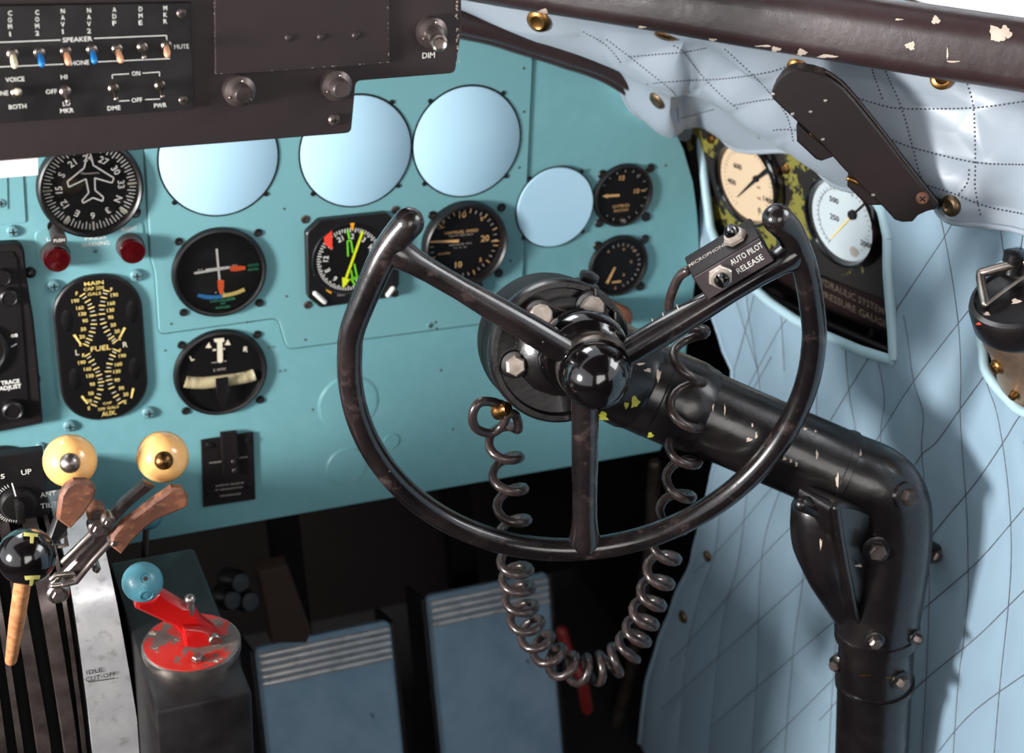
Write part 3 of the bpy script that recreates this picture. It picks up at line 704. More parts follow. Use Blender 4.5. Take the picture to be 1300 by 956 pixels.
def toggle(b, tip, col, r=13, dark=False):
    l = al(*b); tt = al(tip[0], tip[1], .013)
    bs = V((l.x, l.y, .0025)); mb = MB()
    mb.lathe([(28*q, .0025), (28*q, .0042), (20*q, .0052), (17*q, .0040), (0, .0040)], M['steel'], TR(l.x, l.y), seg=24); s_ = mb.build('toggle_switch', ap)
    mb = MB(); d = tt-bs
    mb.tube([bs, bs+d*.35, bs+d], [7*q, 8*q, 9*q], M['dsteel'], seg=12); lv = mb.build('lever', s_)
    if col:
        mb = MB(); mb.tube([bs+d*.30, bs+d*.5, bs+d*.85, bs+d*1.06], [13*q, 16*q, 17*q, 15*q], col, seg=14); mb.build('coloured_sleeve', s_)
    else:
        mb = MB(); mb.sphere(12*q, M['steel'], TR(*(bs+d*1.03)), seg=12); mb.build('lever_tip', s_)
for b, tp, c in (((60, 262), (73, 325), 'beige'), ((193, 258), (209, 318), 'bluesl'), ((325, 250), (341, 310), 'tan'), ((455, 243), (471, 302), 'bluesl'), ((580, 238), (603, 298), 'tan'), ((706, 230), (720, 285), None), ((828, 222), (836, 272), 'tan'), ((80, 455), (88, 458), 'beige'), ((323, 450), (338, 504), None), ((563, 435), (581, 492), None), ((795, 420), (812, 480), None)):
    toggle(b, tp, M[c] if c else None)
for p in ((903, 62), (912, 495)): mb = MB(); l = al(*p); screw(mb, TR(l.x, l.y, .0025), 25*q, M['dsteel']); mb.build('screw', ap)

# white card under the enclosure
fr = panel_frame(-.3455).at((20, 200)); cd = thing('white_card', fr, 'plain white card edge showing beneath the black enclosure, left of the compass dial', 'card')
mb = MB(); mb.prism([fr.loc(p)[:2] for p in ((-60, 196), (48, 190), (48, 222), (-60, 230))], -.0005, .0005, M['card']); mb.build('card_sheet', cd)

# ================================================================== CONTROL WHEEL
k_ = .85/.89
d_ = V((.45684622, -.36, -.49173213+ZC))-CAM
WC = CAM + d_*k_; R_RIM = .17524459*k_
az, el = -.30856, -.08167
n_ = V((math.sin(az)*math.cos(el), -math.cos(az)*math.cos(el), math.sin(el)))
a_ = V((math.cos(az), math.sin(az), 0)); b_ = n_.cross(a_)
WF = Fr(WC, a_, b_, n_)
cw = thing('control_wheel', WF, 'worn glossy black three-spoked aircraft control wheel, open at the top with two horns', 'control wheel')
def wl(p, h=0): return WF.loc(p, h)
pa = wl((462, 376)); pb = wl((1029, 372))
a0 = math.atan2(pa.y, pa.x); a1 = math.atan2(pb.y, pb.x)
if a0 < 0: a0 += 2*PI
a1 += 2*PI
path = [wl((519, 281)), wl((499, 307)), wl((481, 337))]
NA = 26
path += [V((R_RIM*math.cos(a0+(a1-a0)*k/NA), R_RIM*math.sin(a0+(a1-a0)*k/NA), 0)) for k in range(1, NA)]
path += [wl((1024, 348)), wl((1012, 315)), wl((1001, 293)), wl((986, 276))]
path[0].z = path[-1].z = .002
cu = catmull(path, 6); nn = len(cu); rad = []
for i in range(nn):
    t = min(i, nn-1-i)/18.0; rad.append(.0090 + (.0016*(1-t) if t < 1 else 0))
mb = MB(); mb.tube(cu, rad, M['wheel'], seg=28, up=(0, 0, 1)); rim = mb.build('rim', cw)
def spoke(a, b, r0, r1, h0=0, h1=.0, name='spoke'):
    A_, B_ = wl(a, 0), wl(b, 0); A_.z = h0; B_.z = h1; mb = MB()
    P = [A_+(B_-A_)*t for t in (0, .06, .12, .2, .35, .5, .7, .85, 1)]
    Rr = [r0*1.0, r0*1.32, r0*1.12, r0*1.02, r0, (r0+r1)/2, r1, r1, r1]
    mb.tube(P, Rr, M['wheel'], seg=24, cap='flat'); return mb.build(name, cw)
spoke((494, 314), (742, 455), .0082, .0105, 0, .004)
spoke((1017, 316), (765, 462), .0084, .0105, 0, .004)
spoke((742, 696), (742, 485), .0094, .0102, 0, .004)
# hub : dish, ring and ball
HB = wl((757, 478), .020)
hubT = TR(HB.x, HB.y, 0)
mb = MB(); mb.lathe([(.0300, -.020), (.0325, -.012), (.0335, -.004), (.0315, .003), (.0275, .0065), (0, .0065)], M['enamel'], hubT @ TR(-.006, .003), seg=64); mb.build('hub_dish', cw)
mb = MB(); mb.lathe([(.0272, .004), (.0276, .009), (.0262, .0125), (.0245, .0125), (.024, .010)], M['steel'], hubT, seg=64)
mb.lathe([(.0262, .0126), (.0256, .0145), (.024, .015)], M['enamel'], hubT, seg=64); mb.build('hub_ring', cw)
mb = MB(); mb.sphere(.0246, M['enamel'], hubT @ TR(0, 0, .019), seg=64); mb.build('hub_cap', cw)
# autopilot release box on the right spoke
o = wl((931, 341), .012); ax = wl((968, 299), .012)-wl((883, 350), .012); ax = V((ax.x, ax.y, 0)).normalized(); ay = V((-ax.y, ax.x, 0))
BT = Matrix((ax, ay, V((0, 0, 1)))).transposed().to_4x4(); BT.translation = o
wfw = lambda v: WF.o + WF.ex*v.x + WF.ey*v.y + WF.ez*v.z
e = BT.to_3x3()
bf = Fr(wfw(o), WF.ex*ax.x+WF.ey*ax.y, WF.ex*ay.x+WF.ey*ay.y, WF.ez)
def q2(p): return bf.loc(p)
c1, c2, c3, c4 = [q2(p) for p in ((882, 351), (968, 299), (981, 332), (894, 384))]
L = (c2-c1).length; Hh_ = (c4-c1).length
mb = MB(); mb.box((0, 0, -.015), (L, Hh_*1.0, .030), M['dullblack'], .0012, T=BT); sb = mb.build('switch_box', cw)
mb = MB(); mb.prism([(-L/2+.001, -Hh_/2+.001), (L/2-.001, -Hh_/2+.001), (L/2-.001, Hh_/2-.001), (-L/2+.001, Hh_/2-.001)], 0, .0012, M['plate'], T=BT)
for t_, p, w in (('AUTO PILOT', (947, 321), 43), ('RELEASE', (951.5, 334), 35)):
    l = q2(p); mb.text(t_, l, .0047, M['white'], .0014, w=w*bf.sx(p)*1.05, T=BT)
mb.build('name_plate', sb)
TT = BT @ Matrix.Translation((0, Hh_/2, -.015)) @ Matrix.Rotation(-PI/2, 4, 'X')
mb = MB(); mb.text('MICROPHONE', (-L*.2, -.0), .0045, M['dim'], .0004, w=.030, T=TT); mb.build('top_lettering', sb)
for T, r, pos in ((BT, .0088, q2((913.5, 349))), (TT, .0085, V((L*.22, -.003, 0)))):
    mb = MB(); T2 = T @ TR(pos.x, pos.y, .0012); hexnut(mb, T2, r, .0035, M['bolt']); mb.lathe([(r*.85, .0035), (r*.8, .005), (r*.6, .0055)], M['bolt'], T2, seg=32)
    b = mb.build('push_button', sb)
    mb = MB(); mb.lathe([(r*.62, .003), (r*.6, .008), (r*.45, .0105), (0, .0118)], M['enamel'], T2, seg=32); mb.build('button_cap', b)
mb = MB()
for p in ((905, 393), (940, 371)): l = wl(p, -.004); hexnut(mb, TR(l.x, l.y, -.008) @ Matrix.Rotation(PI/2.3, 4, 'X'), .0045, .006, M['steel'])
mb.build('clamp_nut', sb)
# clip band and worn bands on the spoke
mb = MB()
for f in (.28, .34, .42):
    A_ = wl((1000, 325)); B_ = wl((775, 456)); P0 = B_+(A_-B_)*f; d = (A_-B_).normalized()
    mb.tube([P0, P0+d*.0006], .0101, M['primer'], seg=28, cap='flat')
mb.build('scratch_band', cw)

# ================================================================== CONTROL COLUMN
DY = -.372
DF = aty((713, 447), DY); DB = aty((689, 430), DY+.058)
gx = (DB-DF).normalized()
EL = aty((1138, 630), -.455)        # elbow of the arm
ARM0 = aty((770, 470), -.325)
cc = thing('control_column', aty((1105, 900), -.45), 'thick chipped black control column with cranked arm reaching from the right to the wheel hub', 'control column')
TD = axis(DF, -gx, (1, 0, 0)); LD = (DB-DF).length; RD = .0515
TD2 = axis(DB, -gx, (1, 0, 0))
mb = MB(); mb.lathe([(RD*.9, -.004), (RD*1.0, 0), (RD*1.02, LD*.15), (RD*1.02, LD*.8), (RD*1.0, LD*.82)], M['drum'], TD2, seg=72)
mb.lathe([(RD*.99, LD*.80), (RD*1.04, LD*.84), (RD*1.04, LD*.95), (RD*1.0, LD*1.0), (RD*.93, LD*1.0), (RD*.9, LD*.9), (RD*.3, LD*.88), (0, LD*.88)], M['column'], TD2, seg=72)
hs = mb.build('gear_housing', cc, world=True)
hf = Fr(DF-gx*(-LD*.12), (TD.to_3x3() @ V((1, 0, 0))), (TD.to_3x3() @ V((0, 1, 0))), -gx)
def hpt(p, h=0): return hf.w(hf.loc(p, h))
HT = lambda p, h=0: axis(hpt(p, h), -gx, (1, 0, 0))
mb = MB()
mb.prism([hf.loc(p)[:2] for p in smooth_poly([(662, 398), (702, 378), (752, 374), (776, 398), (794, 440), (730, 470), (672, 440)], 12)], 0, .012, M['column'], bev=.003, T=hf.mat()); mb.build('clamp_plate', cc, world=True)
for p, r, m, h in (((685, 400), .0088, 'bolt', .012), ((750, 390), .0090, 'bolt', .013), ((721, 407), .0062, 'dsteel', .012), ((738, 409), .005, 'dsteel', .012), ((653, 463), .0078, 'bolt', .004)):
    mb = MB(); T = HT(p, h)
    mb.lathe([(r*1.35, -.003), (r*1.3, .0015), (r, .002)], M['column'], T, seg=24); hexnut(mb, T @ TR(0, 0, .001), r, .006, M[m], 6 if r < .0085 else 10)
    if r == .0062: mb.lathe([(r*.45, .006), (r*.4, .011), (0, .0112)], M['steel'], T, seg=16)
    mb.build('bolt', cc, world=True)
# curled pipe and ridge between the bolts
mb = MB(); mb.tube(catmull([hpt((668, 408), .013), hpt((672, 395), .015), hpt((690, 386), .014), hpt((712, 394), .013), hpt((742, 401), .013)], 6), .0011, M['dsteel'], seg=8); mb.build('lock_wire', cc, world=True)
# bolt standing on top of the housing
tp = DF + gx*LD*.55 + V((0, 0, 1))*RD*1.02 + V((.026, 0, -.006))
mb = MB(); T = axis(tp, V((.25, -.15, 1)), (1, 0, 0)); mb.lathe([(.010, -.004), (.010, .0), (.006, .001), (.006, .004), (.0075, .005), (.0075, .008), (.003, .0095), (0, .0095)], M['column'], T, seg=24); mb.build('filler_plug', cc, world=True)
mb = MB()
for p in ((753, 372), (778, 402)):
    c = hpt(p, .006); mb.box((0, 0, 0), (.012, .004, .02), M['column'], .001, T=axis(c, -gx, (1, 0, 0)))
mb.build('housing_lug', cc, world=True)
# arm
armd = (EL-ARM0).normalized()
rA = .0335
P = [ARM0, ARM0+(EL-ARM0)*.25, ARM0+(EL-ARM0)*.5, ARM0+(EL-ARM0)*.75, EL-armd*.03]
LOW = aty((1113, 800), -.455); LOW2 = aty((1106, 960), -.455)
dn = (LOW2-LOW).normalized()
bend = catmull([P[-2], EL-armd*.045, EL+V((0, 0, -.003))-armd*.012, EL+V((.0, 0, -.035))+dn*.005, LOW], 10)
cu = catmull(P[:-1], 6)[:-1] + bend
mb = MB(); mb.tube(cu, [rA]*len(cu), M['column'], seg=48, cap='flat')
arm = mb.build('arm', cc, world=True)
mb = MB(); mb.tube([LOW+V((0, 0, .03)), LOW, LOW2, LOW2+dn*.35], [rA*.97, rA*.93, rA*.93, rA*.93], M['column'], seg=48, cap='flat'); mb.build('column_tube', cc, world=True)
# clamp collars
def ring_on(c, d, r, w, h, nm='collar', m='column'):
    mb = MB(); T = axis(c, d, (0, 0, 1)); mb.lathe([(r, -w), (r+h, -w*.8), (r+h, w*.8), (r, w)], M[m], T, seg=64); return mb.build(nm, cc, world=True)
ring_on(ARM0+(EL-ARM0)*.26, armd, rA, .0015, .0014, 'seam')
ring_on(ARM0+(EL-ARM0)*.13, armd, rA, .016, .0035, 'collar')
ring_on(ARM0+(EL-ARM0)*.80, armd, rA, .003, .0012, 'seam')
ring_on(LOW+dn*.0, dn, rA*.95, .006, .003, 'collar'); ring_on(LOW+dn*.055, dn, rA*.93, .003, .002, 'seam')
# torn casting between housing and arm
mb = MB(); c0 = DF+gx*LD*.4; mb.tube(catmull([c0, (c0+ARM0)/2+V((.02, 0, -.01)), ARM0+armd*.03, ARM0+armd*.07], 6), [rA*1.15]*12+[rA*1.1]*7, M['column'], seg=40); mb.build('arm_casting', cc, world=True)
# side gearbox under the elbow
fg = Fr(EL+V((-.036, -.012, -.06)), (1, 0, 0), (0, 0, 1), (0, -1, 0))
fg = Fr(aty((1075, 700), -.482), (1, 0.25, 0), (0, 0, 1), (.25, -1, 0))
def gl(p): return fg.loc(p)[:2]
mb = MB(); mb.prism([gl(p) for p in smooth_poly([(1008, 642), (1062, 640), (1125, 655), (1160, 700), (1140, 770), (1106, 805), (1070, 775), (1040, 752), (1018, 715), (1012, 690), (1007, 665)], 14)], -.042, .004, M['column'], bev=.008); mb.build('side_casting', cc, world=True) if False else None
T = fg.mat()
mb = MB(); P = [fg.w(fg.loc(p, h)) for p, h in (((1040, 650), -.036), ((1046, 684), -.032), ((1062, 722), -.030), ((1080, 758), -.028), ((1098, 795), -.026), ((1106, 830), -.026))]
cuv = catmull(P, 6); rr = [.0225, .0255, .0255, .023, .020, .018]; rad_ = []
for i in range(len(cuv)):
    f = i/6; k0 = min(int(f), 4); rad_.append(rr[k0]+(rr[k0+1]-rr[k0])*(f-k0))
mb.tube(cuv, rad_, M['column'], seg=36); mb.build('side_casting', cc, world=True)
mb = MB(); a0_, a1_ = fg.w(fg.loc((1018, 640), -.03)), fg.w(fg.loc((1066, 652), -.02)); mb.tube([a0_, a1_, fg.w(fg.loc((1100, 672), -.02))], [.006, .010, .010], M['column'], seg=20)
mb.build('casting_ridge', cc, world=True)
mb = MB(); mb.tube(catmull([fg.w(fg.loc(p, h)) for p, h in (((1061, 645), .0), ((1068, 690), -.002), ((1078, 740), -.004), ((1092, 790), -.006), ((1130, 800), -.006), ((1150, 780), -.010))], 6), .0032, M['column'], seg=12); mb.build('flange_rib', cc, world=True)
mbw = MB(); mbw.prism([gl(p) for p in smooth_poly([(1062, 648), (1090, 645), (1125, 660), (1140, 700), (1134, 770), (1112, 800), (1094, 798), (1080, 760), (1068, 700)], 12)], -.04, -.006, M['column'], bev=.003, T=T); mbw.build('gear_cover', cc, world=True)
for p, r, h in (((1113, 696), .0088, .002), ((1150, 630), .0085, -.008), ((1183, 703), .0075, -.014), ((1110, 812), .0062, -.002), ((1064, 842), .0058, -.008), ((1160, 808), .005, -.012), ((1142, 864), .007, -.004)):
    hit = None
    for o_ in [o for o in COL.objects if o.type == 'MESH' and o.parent == cc and o.name.split('.')[0] in ('arm', 'column_tube', 'side_casting', 'gear_cover', 'collar')]:
        b_ = BVHTree.FromPolygons([WM[o_.name] @ v.co for v in o_.data.vertices], [tuple(f.vertices) for f in o_.data.polygons]); hh_ = b_.ray_cast(CAM, ray(p).normalized())
        if hh_[0] is not None and (hit is None or hh_[3] < hit[3]): hit = hh_
    l = fg.loc(p, h); mb = MB(); T2 = fg.mat() @ TR(l.x, l.y, l.z)
    if hit:
        nn_ = hit[1] if hit[1].dot(ray(p)) < 0 else -hit[1]; nn_ = (nn_+V((0, -.8, .1))).normalized(); T2 = axis(hit[0]+nn_*.001, nn_)
    mb.lathe([(r*1.35, -.012), (r*1.3, .001), (r, .002)], M['column'], T2, seg=20); hexnut(mb, T2 @ TR(0, 0, .001), r*.85, .007, M['dsteel']); mb.build('bolt', cc, world=True)
a, b = fg.w(fg.loc((1172, 690), -.016)), fg.w(fg.loc((1212, 706), -.010))
mb = MB(); mb.tube([a, a+(b-a)*.6, b], [.0045, .0045, .0065], M['column'], seg=16); mb.tube([b, b+V((.002, -.006, 0))], .0075, M['column'], seg=16); mb.build('stop_bolt', cc, world=True)
# paint chips
def chips(target, pts, m, nm, par, cc_=True):
    me = target.data; mw = WM[target.name]
    bvh = BVHTree.FromPolygons([mw @ v.co for v in me.vertices], [tuple(p.vertices) for p in me.polygons])
    mb = MB(); hit_any = False
    for (px, py, rx, ry) in pts:
        vs = []; hit0 = bvh.ray_cast(CAM, ray((px, py)).normalized())
        if hit0[0] is None: continue
        N = 11; ok = True; ph = random.random()*6
        for k in range(N):
            t = 2*PI*k/N; w = 1+.28*math.sin(3*t+ph)+.22*math.sin(5*t+ph*2)
            h = bvh.ray_cast(CAM, ray((px+rx*.75*w*math.cos(t), py+ry*.8*w*math.sin(t))).normalized())
            if h[0] is None or (h[0]-hit0[0]).length > .03: ok = False; break
            nrm = h[1] if h[1].dot(ray((px, py))) < 0 else -h[1]
            vs.append(h[0]+nrm*.0004)
        if not ok: continue
        nrm = hit0[1] if hit0[1].dot(ray((px, py))) < 0 else -hit0[1]
        vs.append(hit0[0]+nrm*.0005); mb.add(vs, [(k, (k+1) % N, N) for k in range(N)], m, False); hit_any = True
    if hit_any: mb.build(nm, par, world=True)
chips(arm, [(951, 558, 5, 3), (960, 553, 2, 5), (955, 540, 1.5, 3), (996, 582, 3, 3), (1004, 585, 2, 3), (1011, 589, 2, 4), (1037, 577, 2, 7), (1063, 610, 2.5, 12), (1062, 645, 2, 6), (905, 515, 1.5, 8), (898, 508, 1.5, 9), (920, 520, 1.2, 8), (1092, 575, 2, 6), (1022, 545, 3, 2), (1035, 548, 2, 2), (882, 503, 3, 8)], M['primer'], 'paint_chip', cc)
chips(arm, [(1160, 622, 9, 9)], M['dsteel'], 'bare_edge', cc)
cast = [o for o in COL.objects if o.name.startswith('arm_casting')][0]
chips(cast, [(806, 510, 7, 9), (795, 514, 4, 5), (765, 528, 9, 7), (826, 552, 5, 4)], M['olive'], 'exposed_primer', cc)
chips(cast, [(822, 470, 6, 3), (836, 478, 4, 12), (812, 462, 8, 2), (830, 560, 6, 4)], M['primer'], 'paint_chip', cc)
sc_ = [o for o in COL.objects if o.name.startswith('side_casting')][0]
chips(sc_, [(1042, 690, 2, 8), (1068, 673, 3, 5), (1060, 668, 2, 9), (1074, 735, 3, 3), (1088, 780, 4, 3), (1090, 718, 6, 2)], M['primer'], 'paint_chip', cc)
lw = [o for o in COL.objects if o.name.startswith('column_tube')][0]
chips(lw, [(1151, 797, 1.5, 5), (1130, 860, 8, 2), (1098, 857, 10, 1.5)], M['brass'], 'worn_edge', cc)

# ================================================================== COILED CORD
cord_pts = [  # px, py, depth y, cumulative turns
 (648, 535, -.345, -.6), (640, 566, -.345, 0), (645, 605, -.345, 1), (650, 645, -.345, 2), (653, 682, -.345, 3), (654, 714, -.345, 4), (656, 737, -.345, 5), (660, 762, -.345, 6), (666, 786, -.345, 7), (679, 808, -.345, 8), (694, 826, -.347, 9), (712, 842, -.349, 10), (733, 850, -.351, 11), (755, 850, -.353, 12), (776, 842, -.355, 13), (794, 828, -.357, 14), (806, 810, -.359, 15), (815, 790, -.361, 16), (824, 766, -.363, 17), (834, 740, -.366, 18), (842, 710, -.370, 19), (850, 672, -.376, 20), (860, 632, -.382, 21), (867, 590, -.388, 22), (869, 546, -.392, 23), (872, 490, -.395, 24), (876, 428, -.392, 25), (873, 405, -.390, 25.5)]
P3 = [aty(p[:2], p[2]) for p in cord_pts]; TN = [p[3] for p in cord_pts]
sub_ = 14; cen = catmull(P3, sub_); tn = []
for i in range(len(TN)-1):
    for k in range(sub_): tn.append(TN[i]+(TN[i+1]-TN[i])*k/sub_)
tn.append(TN[-1])
view = V((0, -1, .25)).normalized()
def helix_at(i, R=.0118):
    t = (cen[min(i+1, len(cen)-1)]-cen[max(i-1, 0)]).normalized()
    S = t.cross(view).normalized(); Vv = S.cross(t).normalized(); ph = tn[i]*2*PI
    e_ = min(1, (i+3)/12.0, (len(cen)-1-i+3)/12.0)
    return cen[i] + (S*math.cos(ph)+Vv*math.sin(ph))*R*e_
helix = [helix_at(i) for i in range(len(cen))]
w0 = [aty(p, y) for p, y in (((640, 519), -.352), ((628, 511), -.356), ((609, 511), -.358), ((600, 526), -.358), ((604, 543), -.356), ((622, 550), -.354), ((637, 541), -.356), ((645, 526), -.36), ((655, 528), -.358), ((658, 545), -.352))]
w1 = [aty(p, y) for p, y in (((850, 392), -.405), ((853, 372), -.41), ((862, 352), -.415), ((872, 344), -.42))]
lead = w0 + helix[8:]
tail = [aty((862, 405), -.40)] + w1
allp = catmull(w0+[helix[6]], 6)[:-1] + helix[6:] 
allp = allp + catmull([helix[-1]]+tail, 6)[1:]
cd_ = thing('coiled_cord', aty((742, 850), -.352), 'brown coiled rubber cord looping from the gear housing down and up to the autopilot box', 'coiled cord')
mb = MB(); mb.tube(allp, .0036, M['cord'], seg=12); mb.build('cord', cd_, world=True)
mb = MB(); c = aty((636, 520), -.356); T = axis(c, V((.5, -.7, .4)), (0, 0, 1)); mb.lathe([(.0045, -.006), (.0075, -.004), (.0075, .001), (.0055, .003), (.005, .007), (0, .0075)], M['brass'], T, seg=24); hexnut(mb, T @ TR(0, 0, .002), .0058, .004, M['brass']); mb.build('clamp', cd_, world=True)

# ================================================================== QUILTED SIDE WALLS
def mesh_bvh(V_, F_): return BVHTree.FromPolygons(V_, F_)
def project_lines(bvh, lines, n=6):
    out = []
    for L in lines:
        cu = catmull([V((p[0], p[1], 0)) for p in L], n); pts = []
        for c in cu:
            h = bvh.ray_cast(CAM, ray((c.x, c.y)).normalized())
            if h[0] is not None: pts.append(h[0])
        if len(pts) > 2: out.append(pts)
    return out
def resample(P, step):
    out = [P[0]]; acc = 0
    for i in range(len(P)-1):
        a, b = P[i], P[i+1]; L = (b-a).length
        if L < 1e-9: continue
        t = step-acc
        while t <= L: out.append(a+(b-a)*(t/L)); t += step
        acc = (acc+L) % step
    return out
def in_poly(x, y, P):
    c = False; j = len(P)-1
    for i in range(len(P)):
        if (P[i][1] > y) != (P[j][1] > y) and x < (P[j][0]-P[i][0])*(y-P[i][1])/(P[j][1]-P[i][1])+P[i][0]: c = not c
        j = i
    return c
def quilt(name, par, grid, nrm_dir, lines, puff, wid, mt, fold=None, openings=None, thread=.00042, dash=None):
    """grid: rows of points; puffed up between the stitched seams"""
    nu, nv = len(grid), len(grid[0])
    Vs = [p.copy() for row in grid for p in row]
    Fs = [(i*nv+j, (i+1)*nv+j, (i+1)*nv+j+1, i*nv+j+1) for i in range(nu-1) for j in range(nv-1)]
    bvh = mesh_bvh(Vs, Fs)
    seams = [resample(s, .0025) for s in project_lines(bvh, lines)]
    allp = [p for s in seams for p in s]
    kd = kdtree.KDTree(len(allp))
    for i, p in enumerate(allp): kd.insert(p, i)
    kd.balance()
    out = []
    def disp(p, nn):
        d = kd.find(p)[2]
        h = puff*(1-math.exp(-(d/wid)**1.1))
        if fold: h += fold(p)
        return p+nn*h
    Ns = []
    for i in range(nu):
        for j in range(nv):
            if nrm_dir is not None: n = nrm_dir
            else:
                a = grid[min(i+1, nu-1)][j]-grid[max(i-1, 0)][j]; b = grid[i][min(j+1, nv-1)]-grid[i][max(j-1, 0)]
                n = a.cross(b)
                n = n.normalized() if n.length > 1e-12 else V((-1, 0, 0))
                if n.dot(CAM-grid[i][j]) < 0: n = -n
            Ns.append(n); out.append(disp(grid[i][j], n))
    if openings:
        F2 = []
        for f in Fs:
            c = sum((Vs[k] for k in f), V())/4
            if not any(in_poly(c.y, c.z, P) for P in openings): F2.append(f)
        Fs = F2
    mb = MB(); mb.add(out, Fs, mt, True); sheet = mb.build(name, par, world=True, angle=80)
    bv2 = mesh_bvh(out, Fs)
    mb = MB()
    for s in seams:
        pts = []
        for p in s:
            d = (p-CAM).normalized(); h = bv2.ray_cast(CAM, d)
            pts.append(None if (h[0] is None or (h[0]-p).length > .03) else h[0]-d*.0002)
        run = []; k = 0
        for p in pts+[None]:
            if p is None:
                if len(run) > 2:
                    if dash:
                        rr = resample(run, .0011)
                        for q_ in range(0, len(rr)-2, 3): mb.tube([rr[q_], rr[q_+1]+(rr[q_+2]-rr[q_+1])*.3], thread*1.1, mt if False else M['thread'], seg=5, cap='flat')
                    else: mb.tube(run, thread, M['thread'], seg=5, cap='flat')
                run = []
            else: run.append(p)
    if mb.v: mb.build('stitching', par, world=True)
    return sheet, bv2, out

XQ = .7685
lower = thing('quilted_side_lining', (XQ, -.45, .05), 'large pale blue quilted fabric lining on the side wall behind the control column', 'upholstery')
hem_px = [(868, 165), (876, 200), (884, 240), (889, 290), (891, 330), (893, 365), (903, 400), (917, 440), (930, 478), (928, 520), (914, 570), (904, 605), (893, 655), (878, 713), (854, 768), (836, 815), (818, 864), (800, 910), (785, 956)]
hem = [atx(p, XQ) for p in hem_px]
hz = sorted([(p.z, min(p.y, .012)) for p in hem])
def hem_y(z):
    if z <= hz[0][0]: return hz[0][1]
    for i in range(len(hz)-1):
        if hz[i][0] <= z <= hz[i+1][0]:
            t = (z-hz[i][0])/(hz[i+1][0]-hz[i][0]); t = t*t*(3-2*t)*.4+t*.6; return hz[i][1]*(1-t)+hz[i+1][1]*t
    return hz[-1][1]
zt, zb = ZC-.335, .05
NZ, NU = 210, 250
grid = []
for i in range(NZ+1):
    z = zb+(zt-zb)*i/NZ; y1 = hem_y(z); row = []
    for j in range(NU+1):
        u = (j/NU)**1.25; y = y1+(-1.0-y1)*u
        # the hem rolls slightly towards the wall
        row.append(V((XQ+.004*math.exp(-(y1-y)/.01), y, z)))
    grid.append(row)
op1 = [atx(p, XQ) for p in smooth_poly([(893, 150), (894, 195), (899, 240), (905, 290), (922, 330), (950, 356), (980, 383), (1012, 405), (1048, 424), (1095, 444), (1139, 458), (1137, 420), (1131, 345), (1131, 300), (1124, 268), (1104, 236), (1050, 190), (1000, 165), (940, 140)], 6)]
op2 = [atx(p, XQ) for p in ((1250, 430), (1252, 446), (1254, 467), (1266, 487), (1284, 507), (1300, 521), (1330, 528), (1370, 515), (1400, 470), (1400, 400), (1370, 350), (1320, 330), (1270, 340), (1250, 390))]
low_lines = [
 [(1180, 240), (1192, 270), (1202, 314), (1212, 374), (1218, 427), (1220, 481), (1219, 524), (1221, 560), (1224, 600), (1228, 660), (1229, 710), (1229, 755), (1224, 810), (1217, 863), (1210, 960)],
 [(1147, 400), (1152, 427), (1160, 484), (1172, 525), (1170, 570), (1176, 640), (1180, 740), (1176, 860), (1170, 960)],
 [(1114, 455), (1123, 507), (1118, 552), (1120, 640)], [(1073, 440), (1078, 498), (1087, 552), (1092, 620)], [(1037, 425), (1037, 485), (1037, 530), (1040, 560)],
 [(1024, 640), (1019, 737), (1010, 800), (1004, 863), (996, 960)], [(990, 380), (993, 420), (996, 473)], [(992, 620), (974, 670), (965, 732), (961, 863), (955, 960)], [(950, 610), (938, 710), (920, 777), (909, 863), (900, 960)],
 [(915, 630), (907, 705), (889, 755), (872, 830), (862, 940)], [(1066, 760), (1058, 860), (1052, 960)],
 [(1252, 430), (1252, 481), (1264, 518), (1272, 558), (1280, 620), (1284, 690), (1281, 760), (1270, 866), (1262, 960)], [(1270, 290), (1277, 340)], [(1300, 290), (1292, 340)], [(1300, 560), (1320, 700), (1316, 960)],
 [(1214, 273), (1197, 304), (1147, 379), (1135, 400)], [(1250, 370), (1224, 401), (1160, 484), (1130, 531), (1105, 570), (1080, 600)],
 [(1268, 450), (1249, 478), (1219, 519), (1190, 560), (1168, 580), (1130, 640)], [(1340, 470), (1294, 529), (1276, 558), (1240, 611), (1195, 665), (1160, 710), (1130, 745)],
 [(1340, 600), (1300, 645), (1240, 714), (1168, 777), (1130, 815), (1090, 860), (1040, 915)], [(1340, 715), (1300, 750), (1240, 809), (1172, 865), (1080, 950)], [(1340, 830), (1240, 900), (1190, 956)],
 [(1105, 450), (1051, 539), (1020, 590)], [(979, 453), (956, 494), (930, 530)], [(960, 363), (950, 405), (930, 478)], [(1014, 400), (995, 410), (970, 453), (945, 500)], [(953, 350), (948, 380), (962, 470), (965, 500)], [(925, 350), (940, 400), (962, 470)],
 [(1020, 655), (974, 700), (880, 809), (850, 840)], [(1050, 700), (1019, 737), (950, 800), (880, 863), (840, 900)], [(1080, 770), (1040, 805), (970, 865), (900, 925)], [(990, 612), (974, 626), (920, 690), (880, 728)], [(1070, 850), (1020, 900), (960, 960)], [(889, 200), (893, 235), (905, 262)]]
def fold_low(p):
    n = noise.noise(V((p.y*6, p.z*5, 3.1)))*.0045+noise.noise(V((p.y*14, p.z*12, 1.1)))*.0012
    # a soft vertical swell beside the gauge opening and a draped fold under the flap
    n += .006*math.exp(-((p.y+.375)/.03)**2)*(1 if p.z > ZC-.62 else math.exp(-((p.z-ZC+.62)/.08)**2))
    return min(max(n, -.004), .009)
sheet, bvL, outL = quilt('lining_sheet', lower, grid, V((-1, 0, 0)), low_lines, .0032, .012, M['cloth'], fold_low, [[(p.y, p.z) for p in op1], [(p.y, p.z) for p in op2]])
